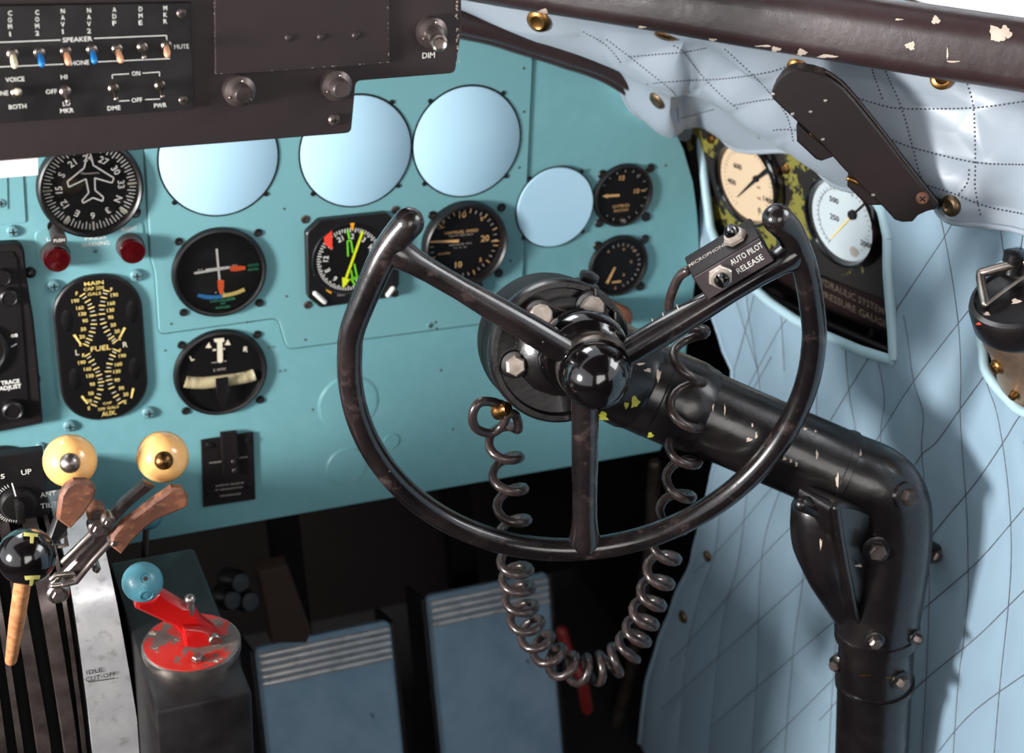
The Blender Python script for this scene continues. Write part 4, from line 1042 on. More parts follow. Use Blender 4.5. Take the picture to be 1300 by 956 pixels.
def snap_to(P, bv, off=.001, dirv=V((1, 0, 0))):
    out = []
    for p in P:
        h = bv.find_nearest(p); q_ = h[0] if h[0] is not None else p
        out.append(q_+V((-off, 0, 0)))
    return out
def on_plane(px_, x): return [atx(p, x) for p in px_]
for op, r in ((op1, .0046), (op2, .0040)):
    P = [V((XQ-.003, p.y, p.z)) for p in op]
    mb = MB(); mb.tube(catmull(P, 3, closed=True), r, M['piping'], seg=12, closed=True); mb.build('opening_piping', lower, world=True)
hp = []
for i in range(0, NZ+1, 3): hp.append(outL[i*(NU+1)]+V((-.0006, .001, 0)))
mb = MB(); mb.tube(hp, .0026, M['cloth'], seg=10, cap='flat'); mb.build('hem_binding', lower, world=True)
def snap_btn(bv, p, r, m, par, nm='snap_button'):
    d = ray(p).normalized(); h = bv.ray_cast(CAM, d)
    if h[0] is None: return
    n = h[1] if h[1].dot(d) < 0 else -h[1]
    mb = MB(); T = axis(h[0]+n*.0003, n, (0, 0, 1)); mb.lathe([(r, -.001), (r, .0015), (r*.85, .003), (r*.6, .0036), (r*.45, .0028), (0, .0028)], M[m], T, seg=28); mb.build(nm, par, world=True)
snap_btn(bvL, (868, 783), .0075, 'bronze', lower); snap_btn(bvL, (899, 706), .0065, 'bronze', lower)

# upper lining between the sill and the hem
upper = thing('quilted_upper_lining', (XQ-.05, -.4, ZC-.34), 'faded grey-blue quilted fabric lining hanging in folds beneath the brown window sill', 'upholstery')
ZS = ZC-.2824
XU = XQ-.014
pairs = [((560, 6), (560, 0), 0), ((585, 14), (600, 3), 0), ((671, 38), (672, 15), 0), ((726, 57), (728, 25), 0), ((765, 80), (770, 32), 0), ((800, 112), (800, 38), 0), ((822, 140), (830, 43), 0), ((852, 176), (868, 51), 0), ((870, 172), (890, 55), 1), ((896, 157), (910, 58), 1), ((942, 176), (950, 66), 1), ((995, 199), (1000, 75), 1), ((1050, 212), (1060, 83), 1), ((1110, 232), (1110, 90), 1), ((1190, 257), (1180, 99), 1), ((1227, 273), (1220, 104), 1), ((1300, 301), (1300, 115), 1), ((1420, 352), (1420, 132), 1)]
lowP = []; upP = []
for l_, u_, k in pairs:
    lowP.append(atx(l_, XU) if k else aty(l_, -.010))
    upP.append(atz((u_[0], u_[1]-16), ZS+.002))
# keep the flap's depth continuous round its corner
lc = catmull(lowP, 16); uc = catmull(upP, 16)
NV = 96; grid = []
for a, b in zip(lc, uc):
    row = []
    for j in range(NV+1):
        t = j/NV; p = a+(b-a)*t; row.append(p+V((-.012, -.010, -.006))*math.sin(PI*t)*min(1, (b-a).length/.12))
    grid.append(row)
up_lines = [
 [(1226, 96), (1228, 107), (1236, 138), (1238, 204), (1238, 239), (1246, 279)], [(1124, 90), (1130, 104), (1145, 138), (1159, 188), (1170, 226), (1192, 262)], [(1106, 84), (1111, 100), (1122, 130)],
 [(1060, 112), (1079, 121), (1117, 133), (1148, 138), (1236, 137), (1300, 129), (1360, 122)], [(1060, 150), (1100, 166), (1136, 179), (1161, 188), (1236, 206), (1300, 209), (1360, 210)], [(1120, 215), (1177, 235), (1211, 246), (1252, 262), (1300, 272), (1350, 285)],
 [(800, 72), (837, 69), (870, 66), (900, 60)], [(855, 58), (867, 66), (892, 97), (920, 125), (950, 150), (965, 178)], [(815, 108), (837, 105), (878, 102), (920, 100), (975, 92), (1005, 82)], [(770, 50), (795, 69), (837, 102), (856, 119), (860, 140), (862, 168)],
 [(865, 150), (887, 144), (920, 136), (980, 126), (1010, 130)], [(920, 62), (945, 85), (975, 115), (1000, 150), (1010, 200)], [(960, 172), (985, 165), (1020, 166), (1060, 176)], [(1230, 215), (1228, 232), (1214, 250)], [(740, 40), (770, 58), (790, 82)], [(1310, 116), (1316, 200), (1322, 290)]]
def fold_up(p):
    # drapery folds radiating from the bracket
    q_ = V((p.y+.1, p.z-ZC+.28)); s_ = (p.y*.75 - p.z*1.0)*46
    k = .0095*math.sin(s_+2.5*noise.noise(V((p.y*5, p.z*7, 0)))) * min(1, max(0, (ZS-p.z)/.02))
    return k+noise.noise(V((p.x*9, p.y*9, p.z*9)))*.004
us, bvU, outU = quilt('lining_sheet', upper, grid, None, up_lines, .0030, .012, M['cloth2'], fold_up, None, .0006, True)
nU = len(grid)
hp = [outU[i*(NV+1)] for i in range(0, nU, 3)]
mb = MB(); mb.tube(hp, .0024, M['cloth2'], seg=10, cap='flat'); mb.build('hem_binding', upper, world=True)
for p, r, m in (((835, 127), .0090, 'bronze'), ((1208, 261), .0085, 'bronze'), ((845, 44), .0095, 'brass'), ((684, 26), .0105, 'brass'), ((1012, 84), .0080, 'brass'), ((1196, 99), .0090, 'brass')):
    snap_btn(bvU, p, r, m, upper)

# ================================================================== WINDOW SILL (dark brown beam), trims
ZB = ZS-.003
L0 = atz((560, 0), ZB); L1 = atz((1420, 144), ZB); dS = (L1-L0).normalized(); up = V((0, 0, 1)); nS = dS.cross(up).normalized()
if nS.dot(CAM-L0) < 0: nS = -nS
HS = .050; DS = .030
mb = MB(); T = Matrix((nS, up, dS)).transposed().to_4x4(); T.translation = L0
if T.to_3x3().determinant() < 0: T = Matrix((nS, up, -dS)).transposed().to_4x4(); T.translation = L1
LL = (L1-L0).length
sec = []
for (cx, cy, a0, r) in ((.0-.018, HS-.018, 0, .018), (-DS+.006, HS-.006, 90, .006), (-DS+.006, .006, 180, .006), (-.014, .014, 270, .014)):
    for k in range(7):
        a = math.radians(a0+90*k/6); sec.append((cx+r*math.cos(a), cy+r*math.sin(a)))
n = len(sec); vs = []; NS = 60
for s_ in range(NS+1):
    for x, y in sec:
        w = T @ V((x, y, LL*s_/NS)); w += nS*noise.noise(w*14)*.0012+up*noise.noise(w*11+V((5, 0, 0)))*.001; vs.append(w)
fs = [(s_*n+k, s_*n+(k+1) % n, (s_+1)*n+(k+1) % n, (s_+1)*n+k) for s_ in range(NS) for k in range(n)]
mb.add(vs, fs, M['brown']); mb.add(vs[:n], [tuple(range(n))], M['brown']); mb.add(vs[-n:], [tuple(range(n))], M['brown'])
sill = mb.build('trim_1', None, kind='structure')
def chip_obj(target, pts, m, nm):
    me = target.data; bvh = BVHTree.FromPolygons([v.co for v in me.vertices], [tuple(p.vertices) for p in me.polygons]); mb = MB()
    for (px, py, rx, ry) in pts:
        N = 17; ph = random.random()*6; vs = []; ok = True
        c0 = bvh.ray_cast(CAM, ray((px, py)).normalized())
        if c0[0] is None: continue
        for k in range(N):
            t = 2*PI*k/N; w = 1+.22*math.sin(3*t+ph)+.16*math.sin(7*t+ph*2)
            h = bvh.ray_cast(CAM, ray((px+rx*w*math.cos(t), py+ry*w*math.sin(t))).normalized())
            if h[0] is None: ok = False; break
            nn_ = h[1] if h[1].dot(h[0]-CAM) < 0 else -h[1]; vs.append(h[0]+nn_*.0004)
        if ok:
            nn_ = c0[1] if c0[1].dot(c0[0]-CAM) < 0 else -c0[1]; vs.append(c0[0]+nn_*.0006)
            mb.add(vs, [(k, (k+1) % N, N) for k in range(N)], m, False)
    o = mb.build(nm, target); return o
chip_obj(sill, [(1264, 42, 8, 9), (1276, 42, 8, 8), (1270, 49, 6, 4), (1188, 26, 5, 5), (1156, 58, 6, 5), (985, 62, 6, 3), (1018, 66, 6, 4), (1050, 71, 12, 2), (970, 58, 10, 1.2), (690, 14, 6, 3), (722, 20, 14, 2), (838, 40, 8, 3), (815, 34, 5, 1.5), (885, 46, 10, 3), (905, 50, 5, 1.6), (1203, 68, 1.2, 7), (1210, 78, 8, 1.2), (1141, 25, 5, 1)], M['primer'], 'paint_chip')
# dark curved edge trim over the panel
arcpx = [(520, 8), (560, 17), (585, 26), (630, 36), (671, 49), (700, 58), (726, 67), (750, 77), (775, 90), (800, 108), (815, 122)]
mb = MB(); P = catmull([aty(p, -.022) for p in arcpx], 6)
mb.tube(P, [.0125 if i < len(P)*.6 else .0125*(1-.75*(i-len(P)*.6)/(len(P)*.4)) for i in range(len(P))], M['brown'], seg=20)
P2 = [p+V((0, .010, -.008)) for p in P]; mb.tube(P2, [.010 if i < len(P)*.6 else .010*(1-.8*(i-len(P)*.6)/(len(P)*.4)) for i in range(len(P))], M['brown'], seg=16)
mb.build('trim_2', None, kind='structure')

# ================================================================== BROWN BRACKET WITH TWO CLIPS
tpt = atz((1012, 104), ZS-.020)+V((-.02, -.03, 0)); bpt = atx((1160, 262), XU-.045)
def along(p, a, b):   # a plane through a and b, facing the camera side
    pass
ey_ = (tpt-bpt).normalized(); vw = (CAM-(tpt+bpt)/2).normalized(); ez_ = (vw+V((0, 0, -.25))); ez_ = (ez_-ey_*ez_.dot(ey_)).normalized(); ex_ = ey_.cross(ez_)
kf = Fr((tpt+bpt)/2, ex_, ey_, ez_)
br = thing('lamp_bracket', kf, 'long dark brown slanting bracket with two clips, hanging over the wall gauges', 'bracket')
K7 = Z(960, 0, 3.185)
def kl(pts): return [kf.loc(K7(*p))[:2] for p in pts]
mb = MB(); mb.prism(kl([(60, 380), (75, 345), (102, 308), (135, 285), (172, 278), (225, 287), (272, 302), (310, 325), (352, 356), (400, 410), (450, 472), (520, 560), (600, 665), (680, 765), (732, 832), (725, 848), (690, 856), (655, 872), (632, 898), (590, 900), (560, 890), (515, 840), (440, 770), (350, 680), (270, 590), (200, 525), (130, 460), (68, 402)]), -.022, 0, M['bracket'], bev=.0014); mb.build('bracket_arm', br)
mb = MB(); cu = [kf.loc(K7(*p)) for p in ((285, 300), (352, 352), (452, 468), (600, 662), (732, 830))]
mb.tube(catmull([V((c.x, c.y, -.006)) for c in cu], 6), .0013, M['brown'], seg=8); mb.build('edge_bead', br)
for P, tb in (([(165, 500), (220, 545), (315, 625), (325, 640), (262, 662), (240, 655), (162, 582), (160, 520)], ((225, 545), (300, 600))), ([(368, 735), (400, 728), (500, 815), (530, 830), (505, 842), (450, 842), (440, 836), (367, 765)], ((375, 728), (430, 752)))):
    mb = MB(); mb.prism(kl(P), -.030, -.006, M['bracket'], bev=.002); c = mb.build('clip', br)
    mb = MB(); a_1, b_1 = kf.loc(K7(*tb[0])), kf.loc(K7(*tb[1])); mb.tube([V((a_1.x, a_1.y, -.004)), V((b_1.x, b_1.y, -.004))], .0022, M['brass'], seg=10); mb.build('clip_edge', c)
for p in ((68, 382), (147, 462), (270, 565), (473, 790), (220, 453), (280, 408)):
    l = kf.loc(K7(*p)); mb = MB(); mb.lathe([(.0016, 0), (.0012, .0006), (0, .0008)], M['steel'], TR(l.x, l.y, 0), seg=10); mb.build('rivet', br)
l = kf.loc(K7(672, 800)); mb = MB(); screw(mb, TR(l.x, l.y, 0), .0048, M['rust']); mb.build('screw', br)
mb = MB(); P = [kf.w(kf.loc((1185, 255), -.012)), atx((1196, 262), XU-.004)]; mb.tube([P[0], P[1]], .004, M['bracket'], seg=12)
mb.build('fixing_pin', br, world=True)

# ================================================================== WALL GAUGES
_n = V((-math.cos(math.radians(12))*math.cos(math.radians(-9)), -math.sin(math.radians(12))*math.cos(math.radians(-9)), math.sin(math.radians(-9))))
_x = V((0, 0, 1)).cross(_n).normalized()
gf = Fr(atx((1015, 256), .795), _x, _n.cross(_x), _n)
gf_at = gf.at((1020, 300))
gp = thing('gauge_board', gf.at((1020, 300)), 'flaking black and yellow-green gauge board recessed in the quilted side wall', 'gauge board')
gb = gf.at((1020, 300))
def gq(pts, fr=gb): return [fr.loc(p)[:2] for p in pts]
mb = MB(); mb.prism(gq([(862, 130), (892, 290), (905, 322), (960, 332), (1039, 348), (1136, 386), (1150, 380), (1150, 200), (1040, 110), (900, 90)]), -.004, 0, M['mottled'], bev=.0006); mb.build('board_plate', gp)
mb = MB(); mb.prism(gq([(905, 318), (960, 330), (1039, 348.5), (1160, 393), (1162, 436), (1138, 428.5), (1047, 391), (950, 352), (900, 335)]), -.004, .003, M['bracket'], bev=.0006); M['faint'] = mat('faded_placard_letters', (78, 66, 56), .7); pc = mb.build('placard_strip', gp)
mb = MB(); s1 = gb.sy((1080, 380))
for t_, p, w in (('HYDRAULIC SYSTEM', (1078, 374), 82), ('PRESSURE GAUGES', (1086, 393), 84)):
    mb.text(t_, gb.loc(p, .0032), 9*s1, M['faint'], .0034, w=w*gb.sx(p)*1.0)
mb.build('lettering', pc)
mb = MB(); P = [gb.loc(p) for p in ((900, 345), (960, 368), (1047, 409), (1100, 432), (1140, 449))]
mb.tube(catmull([V((p.x, p.y, .001)) for p in P], 5), .0042, M['brown'], seg=12); mb.build('lower_rail', gp)
mb = MB(); a_1, b_1 = gb.loc((1099, 413)), gb.loc((1099, 436)); mb.tube([V((a_1.x, a_1.y, -.012)), V((b_1.x, b_1.y, -.006))], .003, M['dsteel'], seg=10); mb.build('rod', gp)
for p in ((903, 176), (998, 214)): mb = MB(); l = gb.loc(p); screw(mb, TR(l.x, l.y), .0055, M['brass'], slot=False); mb.build('screw', gp)
def wgauge(px, r, label, dial, tag_):
    fr = Fr(gf.o+gf.ez*.0, gf.ex, gf.ey, gf.ez).at(px); t = thing('pressure_gauge', fr, label, 'pressure gauge', 'pressure gauges in the side wall')
    mb = MB(); mb.lathe([(r*1.16, 0), (r*1.16, .008), (r*1.11, .0125), (r*1.05, .013), (r*1.0, .009), (r*.99, .0065)], M['enamel'], seg=96); mb.build('bezel', t)
    mb = MB(); mb.disc((0, 0), r*1.0, dial, .0068, seg=72); mb.build('dial_face', t)
    mb = MB(); mb.lathe([(r*1.0, .0095), (0, .0095)], M['glass'], seg=64)
    return t, fr
# size from the picture: half height of the cream face = 56 px
s1 = gf.sy((959, 231)); r1 = 54*s1
r1 = .0400
t, fr = wgauge((956, 229), r1, 'cream-faced pressure gauge, left of the two round gauges in the side wall', M['dialcream'], 1)
D1 = Z(880, 150, 6.375); q = fr.sy((959, 231))/6.375; z0 = .0073
def d1(x, y): return fr.loc(D1(x, y), .007)
mb = MB()
for tx_, x, y, rot in (('800', 435, 235, 0), ('600', 360, 388, 0), ('400', 312, 512, 0), ('1200', 680, 500, 0), ('1400', 610, 665, 0), ('0', 535, 745, 0), ('1000', 590, 300, 0)):
    mb.text(tx_, d1(x, y), 44*q, M['ink'], z0, rot=rot, bold=.02)
for k in range(40):
    mb.tick((0, 0), -150+k*7.7, r1*(.80 if k % 5 else .76), r1*.87, r1*.012, M['ink'], z0)
mb.text('LBS', d1(530, 560), 18*q, M['ink'], z0); mb.text('PER', d1(535, 650), 18*q, M['ink'], z0)
mb.build('dial_markings', t)
mb = MB(); mb.line(d1(360, 637), d1(515, 490), 6*q, M['matte'], .0082, w2=30*q); mb.line(d1(515, 490), d1(622, 405), 26*q, M['matte'], .0082, w2=44*q)
l = d1(515, 488); mb.lathe([(26*q, .0074), (24*q, .010), (0, .010)], M['matte'], TR(l.x, l.y), seg=20); mb.build('pointer', t)
r2 = .0400
t, fr = wgauge((1077, 277), r2, 'white-faced pressure gauge, right of the two, partly behind the brown bracket', M['dialwhite'], 2)
D2 = Z(1020, 200, 5.977); q = fr.sy((1080, 280))/5.977
def d2(x, y): return fr.loc(D2(x, y), .007)
mb = MB()
for tx_, x, y in (('750', 285, 215), ('500', 232, 322), ('250', 236, 455), ('1500', 545, 400), ('1750', 560, 545), ('2000', 480, 660)):
    mb.text(tx_, d2(x, y), 42*q, M['ink'], z0, bold=.02)
for k in range(36): mb.tick((0, 0), -150+k*8.5, r2*(.78 if k % 5 else .72), r2*.86, r2*.012, M['ink'], z0)
mb.arc((0, 0), r2*.78, r2*.01, -150, 20, M['ink'], z0)
l = d2(385, 715); mb.disc(l, 40*q, M['dim'], z0, seg=20)
mb.build('dial_markings', t)
mb = MB(); mb.poly([d2(*p) for p in ((190, 175), (215, 170), (225, 205), (200, 215))], M['red'], .0075); mb.build('red_mark', t)
mb = MB(); mb.line(d2(210, 615), d2(378, 432), 8*q, M['yel'], .0080, w2=14*q); mb.line(d2(378, 432), d2(500, 320), 16*q, M['matte'], .0082); l = d2(378, 432); mb.lathe([(36*q, .0075), (34*q, .010), (0, .010)], M['matte'], TR(l.x, l.y), seg=24); mb.build('pointer', t)

# ================================================================== CANISTER AT THE RIGHT
cx = atx((1299, 374), .757); r = .0405
can = thing('filter_canister', (cx.x, cx.y, cx.z-.13), 'weathered bronze canister with black lid and wire bail, at the right edge', 'canister')
TB = axis(cx, V((-.50, .02, 1)), (0, 1, 0))
mb = MB(); mb.lathe([(r*.55, -.13), (r*.74, -.125), (r*.80, -.10), (r*.84, -.040), (r*.90, -.036), (r*.92, -.020)], M['canister'], TB, seg=64); mb.build('body', can, world=True)
mb = MB(); mb.lathe([(r*.95, -.024), (r*1.0, -.020), (r*1.0, -.004), (r*.96, .000), (r*.88, .0015), (r*.84, -.001), (r*.6, -.002), (0, -.001)], M['column'], TB, seg=72); ld = mb.build('lid', can, world=True)
def cw_(x, y, z): return TB @ V((x, y, z))
def lidp(p, h):
    fr = Fr(cx+(TB.to_3x3() @ V((0, 0, 1)))*h, TB.to_3x3() @ V((1, 0, 0)), TB.to_3x3() @ V((0, 1, 0)), TB.to_3x3() @ V((0, 0, 1))); l = fr.loc(p); return fr.w(l)
bp = [lidp((1251, 385), .002), lidp((1245, 350), .012), lidp((1252, 345), .014), lidp((1280, 337), .016), lidp((1300, 332), .016), lidp((1330, 338), .014)]
mb = MB(); mb.tube(catmull(bp, 6), .0036, M['steel'], seg=14); mb.tube([lidp((1252, 387), .003), lidp((1278, 367), .006), lidp((1310, 345), .010)], .0016, M['steel'], seg=8); mb.build('wire_bail', can, world=True)
mb = MB(); T = axis(lidp((1287, 340), .010), V((0, 0, 1)), (0, 1, 0)); mb.lathe([(.008, -.004), (.0075, .004), (.0095, .005), (.0095, .012), (.005, .014), (0, .014)], M['column'], T, seg=20); mb.build('pivot_knob', can, world=True)
for p in ((1267, 465), (1289, 500)):
    bvC = BVHTree.FromPolygons([WM['filter_canister'] @ v.co for v in [o for o in COL.objects if o.name == 'body'][0].data.vertices], [tuple(f.vertices) for f in [o for o in COL.objects if o.name == 'body'][0].data.polygons])
    h = bvC.ray_cast(CAM, ray(p).normalized())
    if h[0] is not None:
        nn_ = h[1] if h[1].dot(h[0]-CAM) < 0 else -h[1]
        mb = MB(); T = axis(h[0], nn_, (0, 0, 1)); rr = .0048 if p[1] < 480 else .003; mb.lathe([(rr*1.3, -.001), (rr*1.3, .0015), (rr, .003), (rr, .005), (0, .006)], M['brass'], T, seg=16); mb.build('boss', can, world=True)
chips(ld, [(1236, 404, 5, 4), (1243, 411, 4, 2), (1230, 396, 2, 4)], M['redflag'], 'red_paint_trace', can)
chips(ld, [(1230, 380, 4, 5), (1290, 383, 8, 4), (1253, 399, 5, 3)], M['primer'], 'worn_patch', can)

# ================================================================== PEDESTAL, QUADRANT AND LEVERS
pd = thing('throttle_pedestal', (.04, -.22, 0), 'dark control pedestal with slotted steel quadrant plates at the lower left', 'pedestal')
zz = ZC
mb = MB(); mb.box((.03, -.137, (zz-.70)/2), (.17, .26, zz-.70), M['dullblack'], .004); mb.build('pedestal_body', pd, world=True)
prof = [(-.16, -.645), (-.25, -.640), (-.272, -.646), (-.286, -.660), (-.294, -.680), (-.297, -.715), (-.296, -.76), (-.290, -.82), (-.28, -.90), (-.16, -.90)]
def quad(x0, x1, m, nm, d=0.0, x0b=None, x1b=None):
    x0b = x0 if x0b is None else x0b; x1b = x1 if x1b is None else x1b
    pp = catmull([V((0, y+d, z-d*.6)) for y, z in prof], 4); mb = MB(); n = len(pp); vs = []
    for side in (0, 1):
        for p in pp:
            t = min(1, max(0, (-.645-p.z)/.14)); x = (x0+(x0b-x0)*t) if side == 0 else (x1+(x1b-x1)*t)
            vs.append((x, p.y, p.z+zz))
    fs = [(i, (i+1) % n, n+(i+1) % n, n+i) for i in range(n)]+[tuple(range(n)), tuple(range(n, 2*n))[::-1]]
    mb.add(vs, fs, m, True); return mb.build(nm, pd, world=True)
quad(.078, .108, M['alu'], 'quadrant_cover', 0, .081, .117)
for a_1, b_1, a2, b2 in ((-.020, -.006, -.020, -.006), (.002, .018, .002, .018), (.024, .028, .026, .030), (.0365, .044, .040, .050), (.054, .065, .060, .070), (.0705, .0735, .0735, .0765)):
    quad(a_1, b_1, M['dsteel'], 'quadrant_plate', 0.0, a2, b2)
quad(-.03, .078, M['matte'], 'slot_bed', .022)
mb = MB(); fq = Fr((.10, -.297, zz-.74), (1, 0, 0), (0, 0, 1), (0, -1, 0))
for t_, p, h, w in (('IDLE', (120, 852), 7, 20), ('CUT-OFF', (128, 859), 7, 38)):
    l = fq.loc(p, .0008); mb.text(t_, l, h*fq.sx(p), M['ink'], .0008, w=w*fq.sx(p), T=fq.mat())
l0, l1 = fq.loc((112, 866), .0008), fq.loc((146, 861), .0008); mb.line(l0, l1, .0008, M['ink'], .0008, T=fq.mat()); mb.build('engraving', pd, world=True)
# instrument box with the UP selector
uf = Fr(aty((20, 630), -.20), (1, 0, 0), (0, 0, 1), (0, -1, 0)); ub = thing('loop_selector', uf, 'black selector box lettered UP with round bar knob behind the black ball lever', 'control box')
mb = MB(); mb.prism([uf.loc(p)[:2] for p in ((-75, 587), (55, 573), (68, 700), (-75, 718))], -.010, 0, M['black'], bev=.0015); mb.build('box_face', ub)
s1 = uf.sx((20, 630)); l = uf.loc((23, 638)); mb = MB()
mb.lathe([(24*s1, 0), (24*s1, .003), (21*s1, .006), (17*s1, .0065), (0, .0065)], M['bezel'], TR(l.x, l.y), seg=48); kn = mb.build('selector_knob', ub)
mb = MB(); mb.box((l.x, l.y-2*s1, .011), (11*s1, 34*s1, .010), M['bezel'], .002); mb.build('knob_bar', kn)
mb = MB(); mb.line(uf.loc((15, 613), .0068), uf.loc((20, 630), .0068), 1.6*s1, M['white'], .0070); mb.build('index_line', kn)
mb = MB()
for t_, p, h, w in (('UP', (33.5, 599), 8, 13), ('ANT', (61, 627), 8, 20), ('TILT', (62, 641), 8, 22), ('15', (1, 605), 7, 10)): mb.text(t_, uf.loc(p), h*s1, M['white'], .0003, w=w*s1)
for k in range(14):
    a = -175+k*6; mb.tick(l, a, 27*s1, 32*s1, .9*s1, M['white'], .0003)
for k in range(7): mb.tick(l, -62+k*7, 27*s1, 32*s1, .9*s1, M['white'], .0003)
mb.build('lettering', ub)
# levers
def lever(name, where, label): return thing(name, where, label, 'lever', 'amber-knobbed levers' if 'amber' in label else None)
lf = Fr(aty((90, 640), -.325), (1, 0, 0), (0, 0, 1), (0, -1, 0))
J = Z(0, 540, 2.897)
def lp(pts, f): return [f.loc(J(*p))[:2] for p in pts]
def knob_at(p, r, y, m, par, nm, seg=48):
    c = aty(p, y); mb = MB(); mb.sphere(r, M[m], TR(*c), seg=seg); o = mb.build(nm, par, world=True); return o, c
lv = lever('mixture_lever', lf, 'rusty paddle lever with amber ball knob and steel cap, leftmost of two')
kn, c = knob_at((89, 585), .0186, -.312, 'amberknob', lv, 'knob')
def dome(c, dirv, r0, r, m, par, nm):
    mb = MB(); T = axis(c+V(dirv).normalized()*r0, dirv, (0, 0, 1)); mb.lathe([(r*1.05, -.002), (r, .0005), (r*.85, .004), (r*.5, .006), (0, .0068)], M[m], T, seg=28); return mb.build(nm, par, world=True)
dome(c, V((CAM-c).normalized()+V((-.02, 0, -.10))), .0165, .0072, 'steel', kn, 'knob_bolt')
mb = MB(); mb.prism(lp([(206, 203), (225, 170), (255, 150), (300, 150), (325, 162), (337, 185), (330, 215), (290, 275), (243, 325), (195, 290), (200, 245)], lf), .016, .022, M['rust'], bev=.002); mb.build('paddle', lv)
mb = MB(); mb.prism(lp([(197, 285), (243, 322), (205, 380), (175, 430), (130, 420), (165, 360)], lf), .012, .019, M['bezel'], bev=.002); mb.prism(lp([(170, 380), (200, 400), (70, 620), (40, 600), (120, 460)], lf), .004, .012, M['dsteel'], bev=.002); mb.build('shank', lv)
lf2 = Fr(aty((170, 660), -.325), (1, 0, 0), (0, 0, 1), (0, -1, 0))
lv = lever('mixture_lever', lf2, 'rusty paddle lever with amber ball knob and brass cap, rightmost of two')
kn, c = knob_at((206.5, 580), .0186, -.312, 'amberknob', lv, 'knob')
dome(c, V((CAM-c).normalized()+V((.03, 0, -.17))), .0165, .0068, 'brass', kn, 'knob_bolt')
mb = MB(); mb.prism(lp([(585, 200), (610, 180), (650, 183), (672, 212), (668, 248), (640, 262), (600, 278), (560, 295), (520, 322), (470, 370), (428, 420), (385, 388), (395, 350), (430, 310), (500, 262), (550, 222)], lf2), .014, .021, M['rust'], bev=.002); mb.build('paddle', lv)
mb = MB(); mb.prism(lp([(520, 185), (560, 205), (480, 265), (415, 335), (395, 300), (410, 285)], lf2), .004, .011, M['dsteel'], bev=.002); mb.build('rear_paddle', lv)
def rod(pts, r, m, f, h, par, nm):
    mb = MB(); P = [f.loc(J(*p), h) for p in pts]; mb.tube(P, r, M[m], seg=14); return mb.build(nm, par)
mb = MB(); mb.prism(lp([(345, 340), (395, 350), (425, 400), (400, 420), (260, 545), (225, 550), (215, 520), (335, 400)], lf2), .004, .012, M['dsteel'], bev=.002); mb.build('shank', lv)
rod([(410, 425), (340, 500), (280, 575), (235, 585)], .0022, 'dsteel', lf2, .016, lv, 'link_rod')
rod([(340, 395), (235, 500)], .0026, 'steel', lf2, .014, lv, 'edge_rod')
rod([(190, 565), (205, 550), (270, 545), (285, 560), (235, 585), (195, 590)], .002, 'steel', lf2, .014, lv, 'yoke_loop')
for p, r, h, m in (((355, 325), .0068, .010, 'rust'), ((362, 378), .0072, .016, 'dsteel'), ((398, 352), .0050, .020, 'steel'), ((418, 428), .0042, .018, 'dsteel'), ((215, 620), .0080, .010, 'steel'), ((355, 528), .003, .008, 'steel')):
    mb = MB(); l = lf2.loc(J(*p), h); mb.lathe([(r, -.008), (r, 0), (r*.8, .0015)], M[m], TR(l.x, l.y, l.z), seg=20); hexnut(mb, TR(l.x, l.y, l.z+.001), r*.6, .003, M['dsteel']); mb.build('pivot_bolt', lv)
rod([(345, 430), (350, 520)], .0022, 'dsteel', lf2, .0, lv, 'spring')
# small bright linkage between the levers
lk = thing('throttle_linkage', lf.at((75, 685)), 'small bent bright steel linkage right of the black ball knob', 'linkage')
lfk = lf.at((75, 685))
for pts, r in ((((205, 425), (240, 400), (245, 440), (215, 445)), .0018), (((230, 350), (238, 400), (205, 420)), .0022), (((210, 560), (190, 590), (200, 640)), .003)):
    mb = MB(); mb.tube([lfk.loc(J(*p), .006) for p in pts], r, M['steel'], seg=12); mb.build('link', lk)
# black ball lever
bf_ = Fr(aty((34, 706), -.38), (1, 0, 0), (0, 0, 1), (0, -1, 0)); bv = lever('throttle_lever', bf_, 'glossy black ball knob marked T in yellow on a varnished wooden stick')
kn, c = knob_at((34, 706), .0190, -.38, 'enamel', bv, 'knob', 64)
bvK = BVHTree.FromPolygons([WM['knob.002'] @ v.co for v in kn.data.vertices], [tuple(f.vertices) for f in kn.data.polygons]) if 'knob.002' in WM else None
def on_ball(p, c=c, r=.0190):
    d = ray(p).normalized(); oc = CAM-c; b = oc.dot(d); D = b*b-(oc.dot(oc)-r*r)
    return CAM+d*(-b-math.sqrt(max(D, 0)))
mb = MB()
M['tmark'] = mat('yellow_inlay', (205, 195, 110), .5)
for quad_ in (((30, 676), (48, 678), (48, 682), (30, 681)), ((38, 681), (43, 681), (42, 690), (38, 690)), ((31, 731), (51, 730), (50, 735), (32, 736)), ((38, 735), (43, 735), (41, 743), (37, 743))):
    vs = []
    for i in range(5):
        for j in range(3):
            s_, t = i/4, j/2
            a_1 = V((*quad_[0], 0)).lerp(V((*quad_[1], 0)), s_); b_1 = V((*quad_[3], 0)).lerp(V((*quad_[2], 0)), s_); pp = a_1.lerp(b_1, t); w = on_ball((pp.x, pp.y)); vs.append(w+(w-c).normalized()*.0003)
    mb.add(vs, [(i*3+j, (i+1)*3+j, (i+1)*3+j+1, i*3+j+1) for i in range(4) for j in range(2)], M['tmark'])
mb.build('letter_mark', kn, world=True)
mb = MB(); A_ = aty((29, 738), -.378); B_ = aty((14, 838), -.335); mb.tube([A_, A_.lerp(B_, .5), B_], [.0056, .0054, .0042], M['wood'], seg=18); mb.build('stick', bv, world=True)
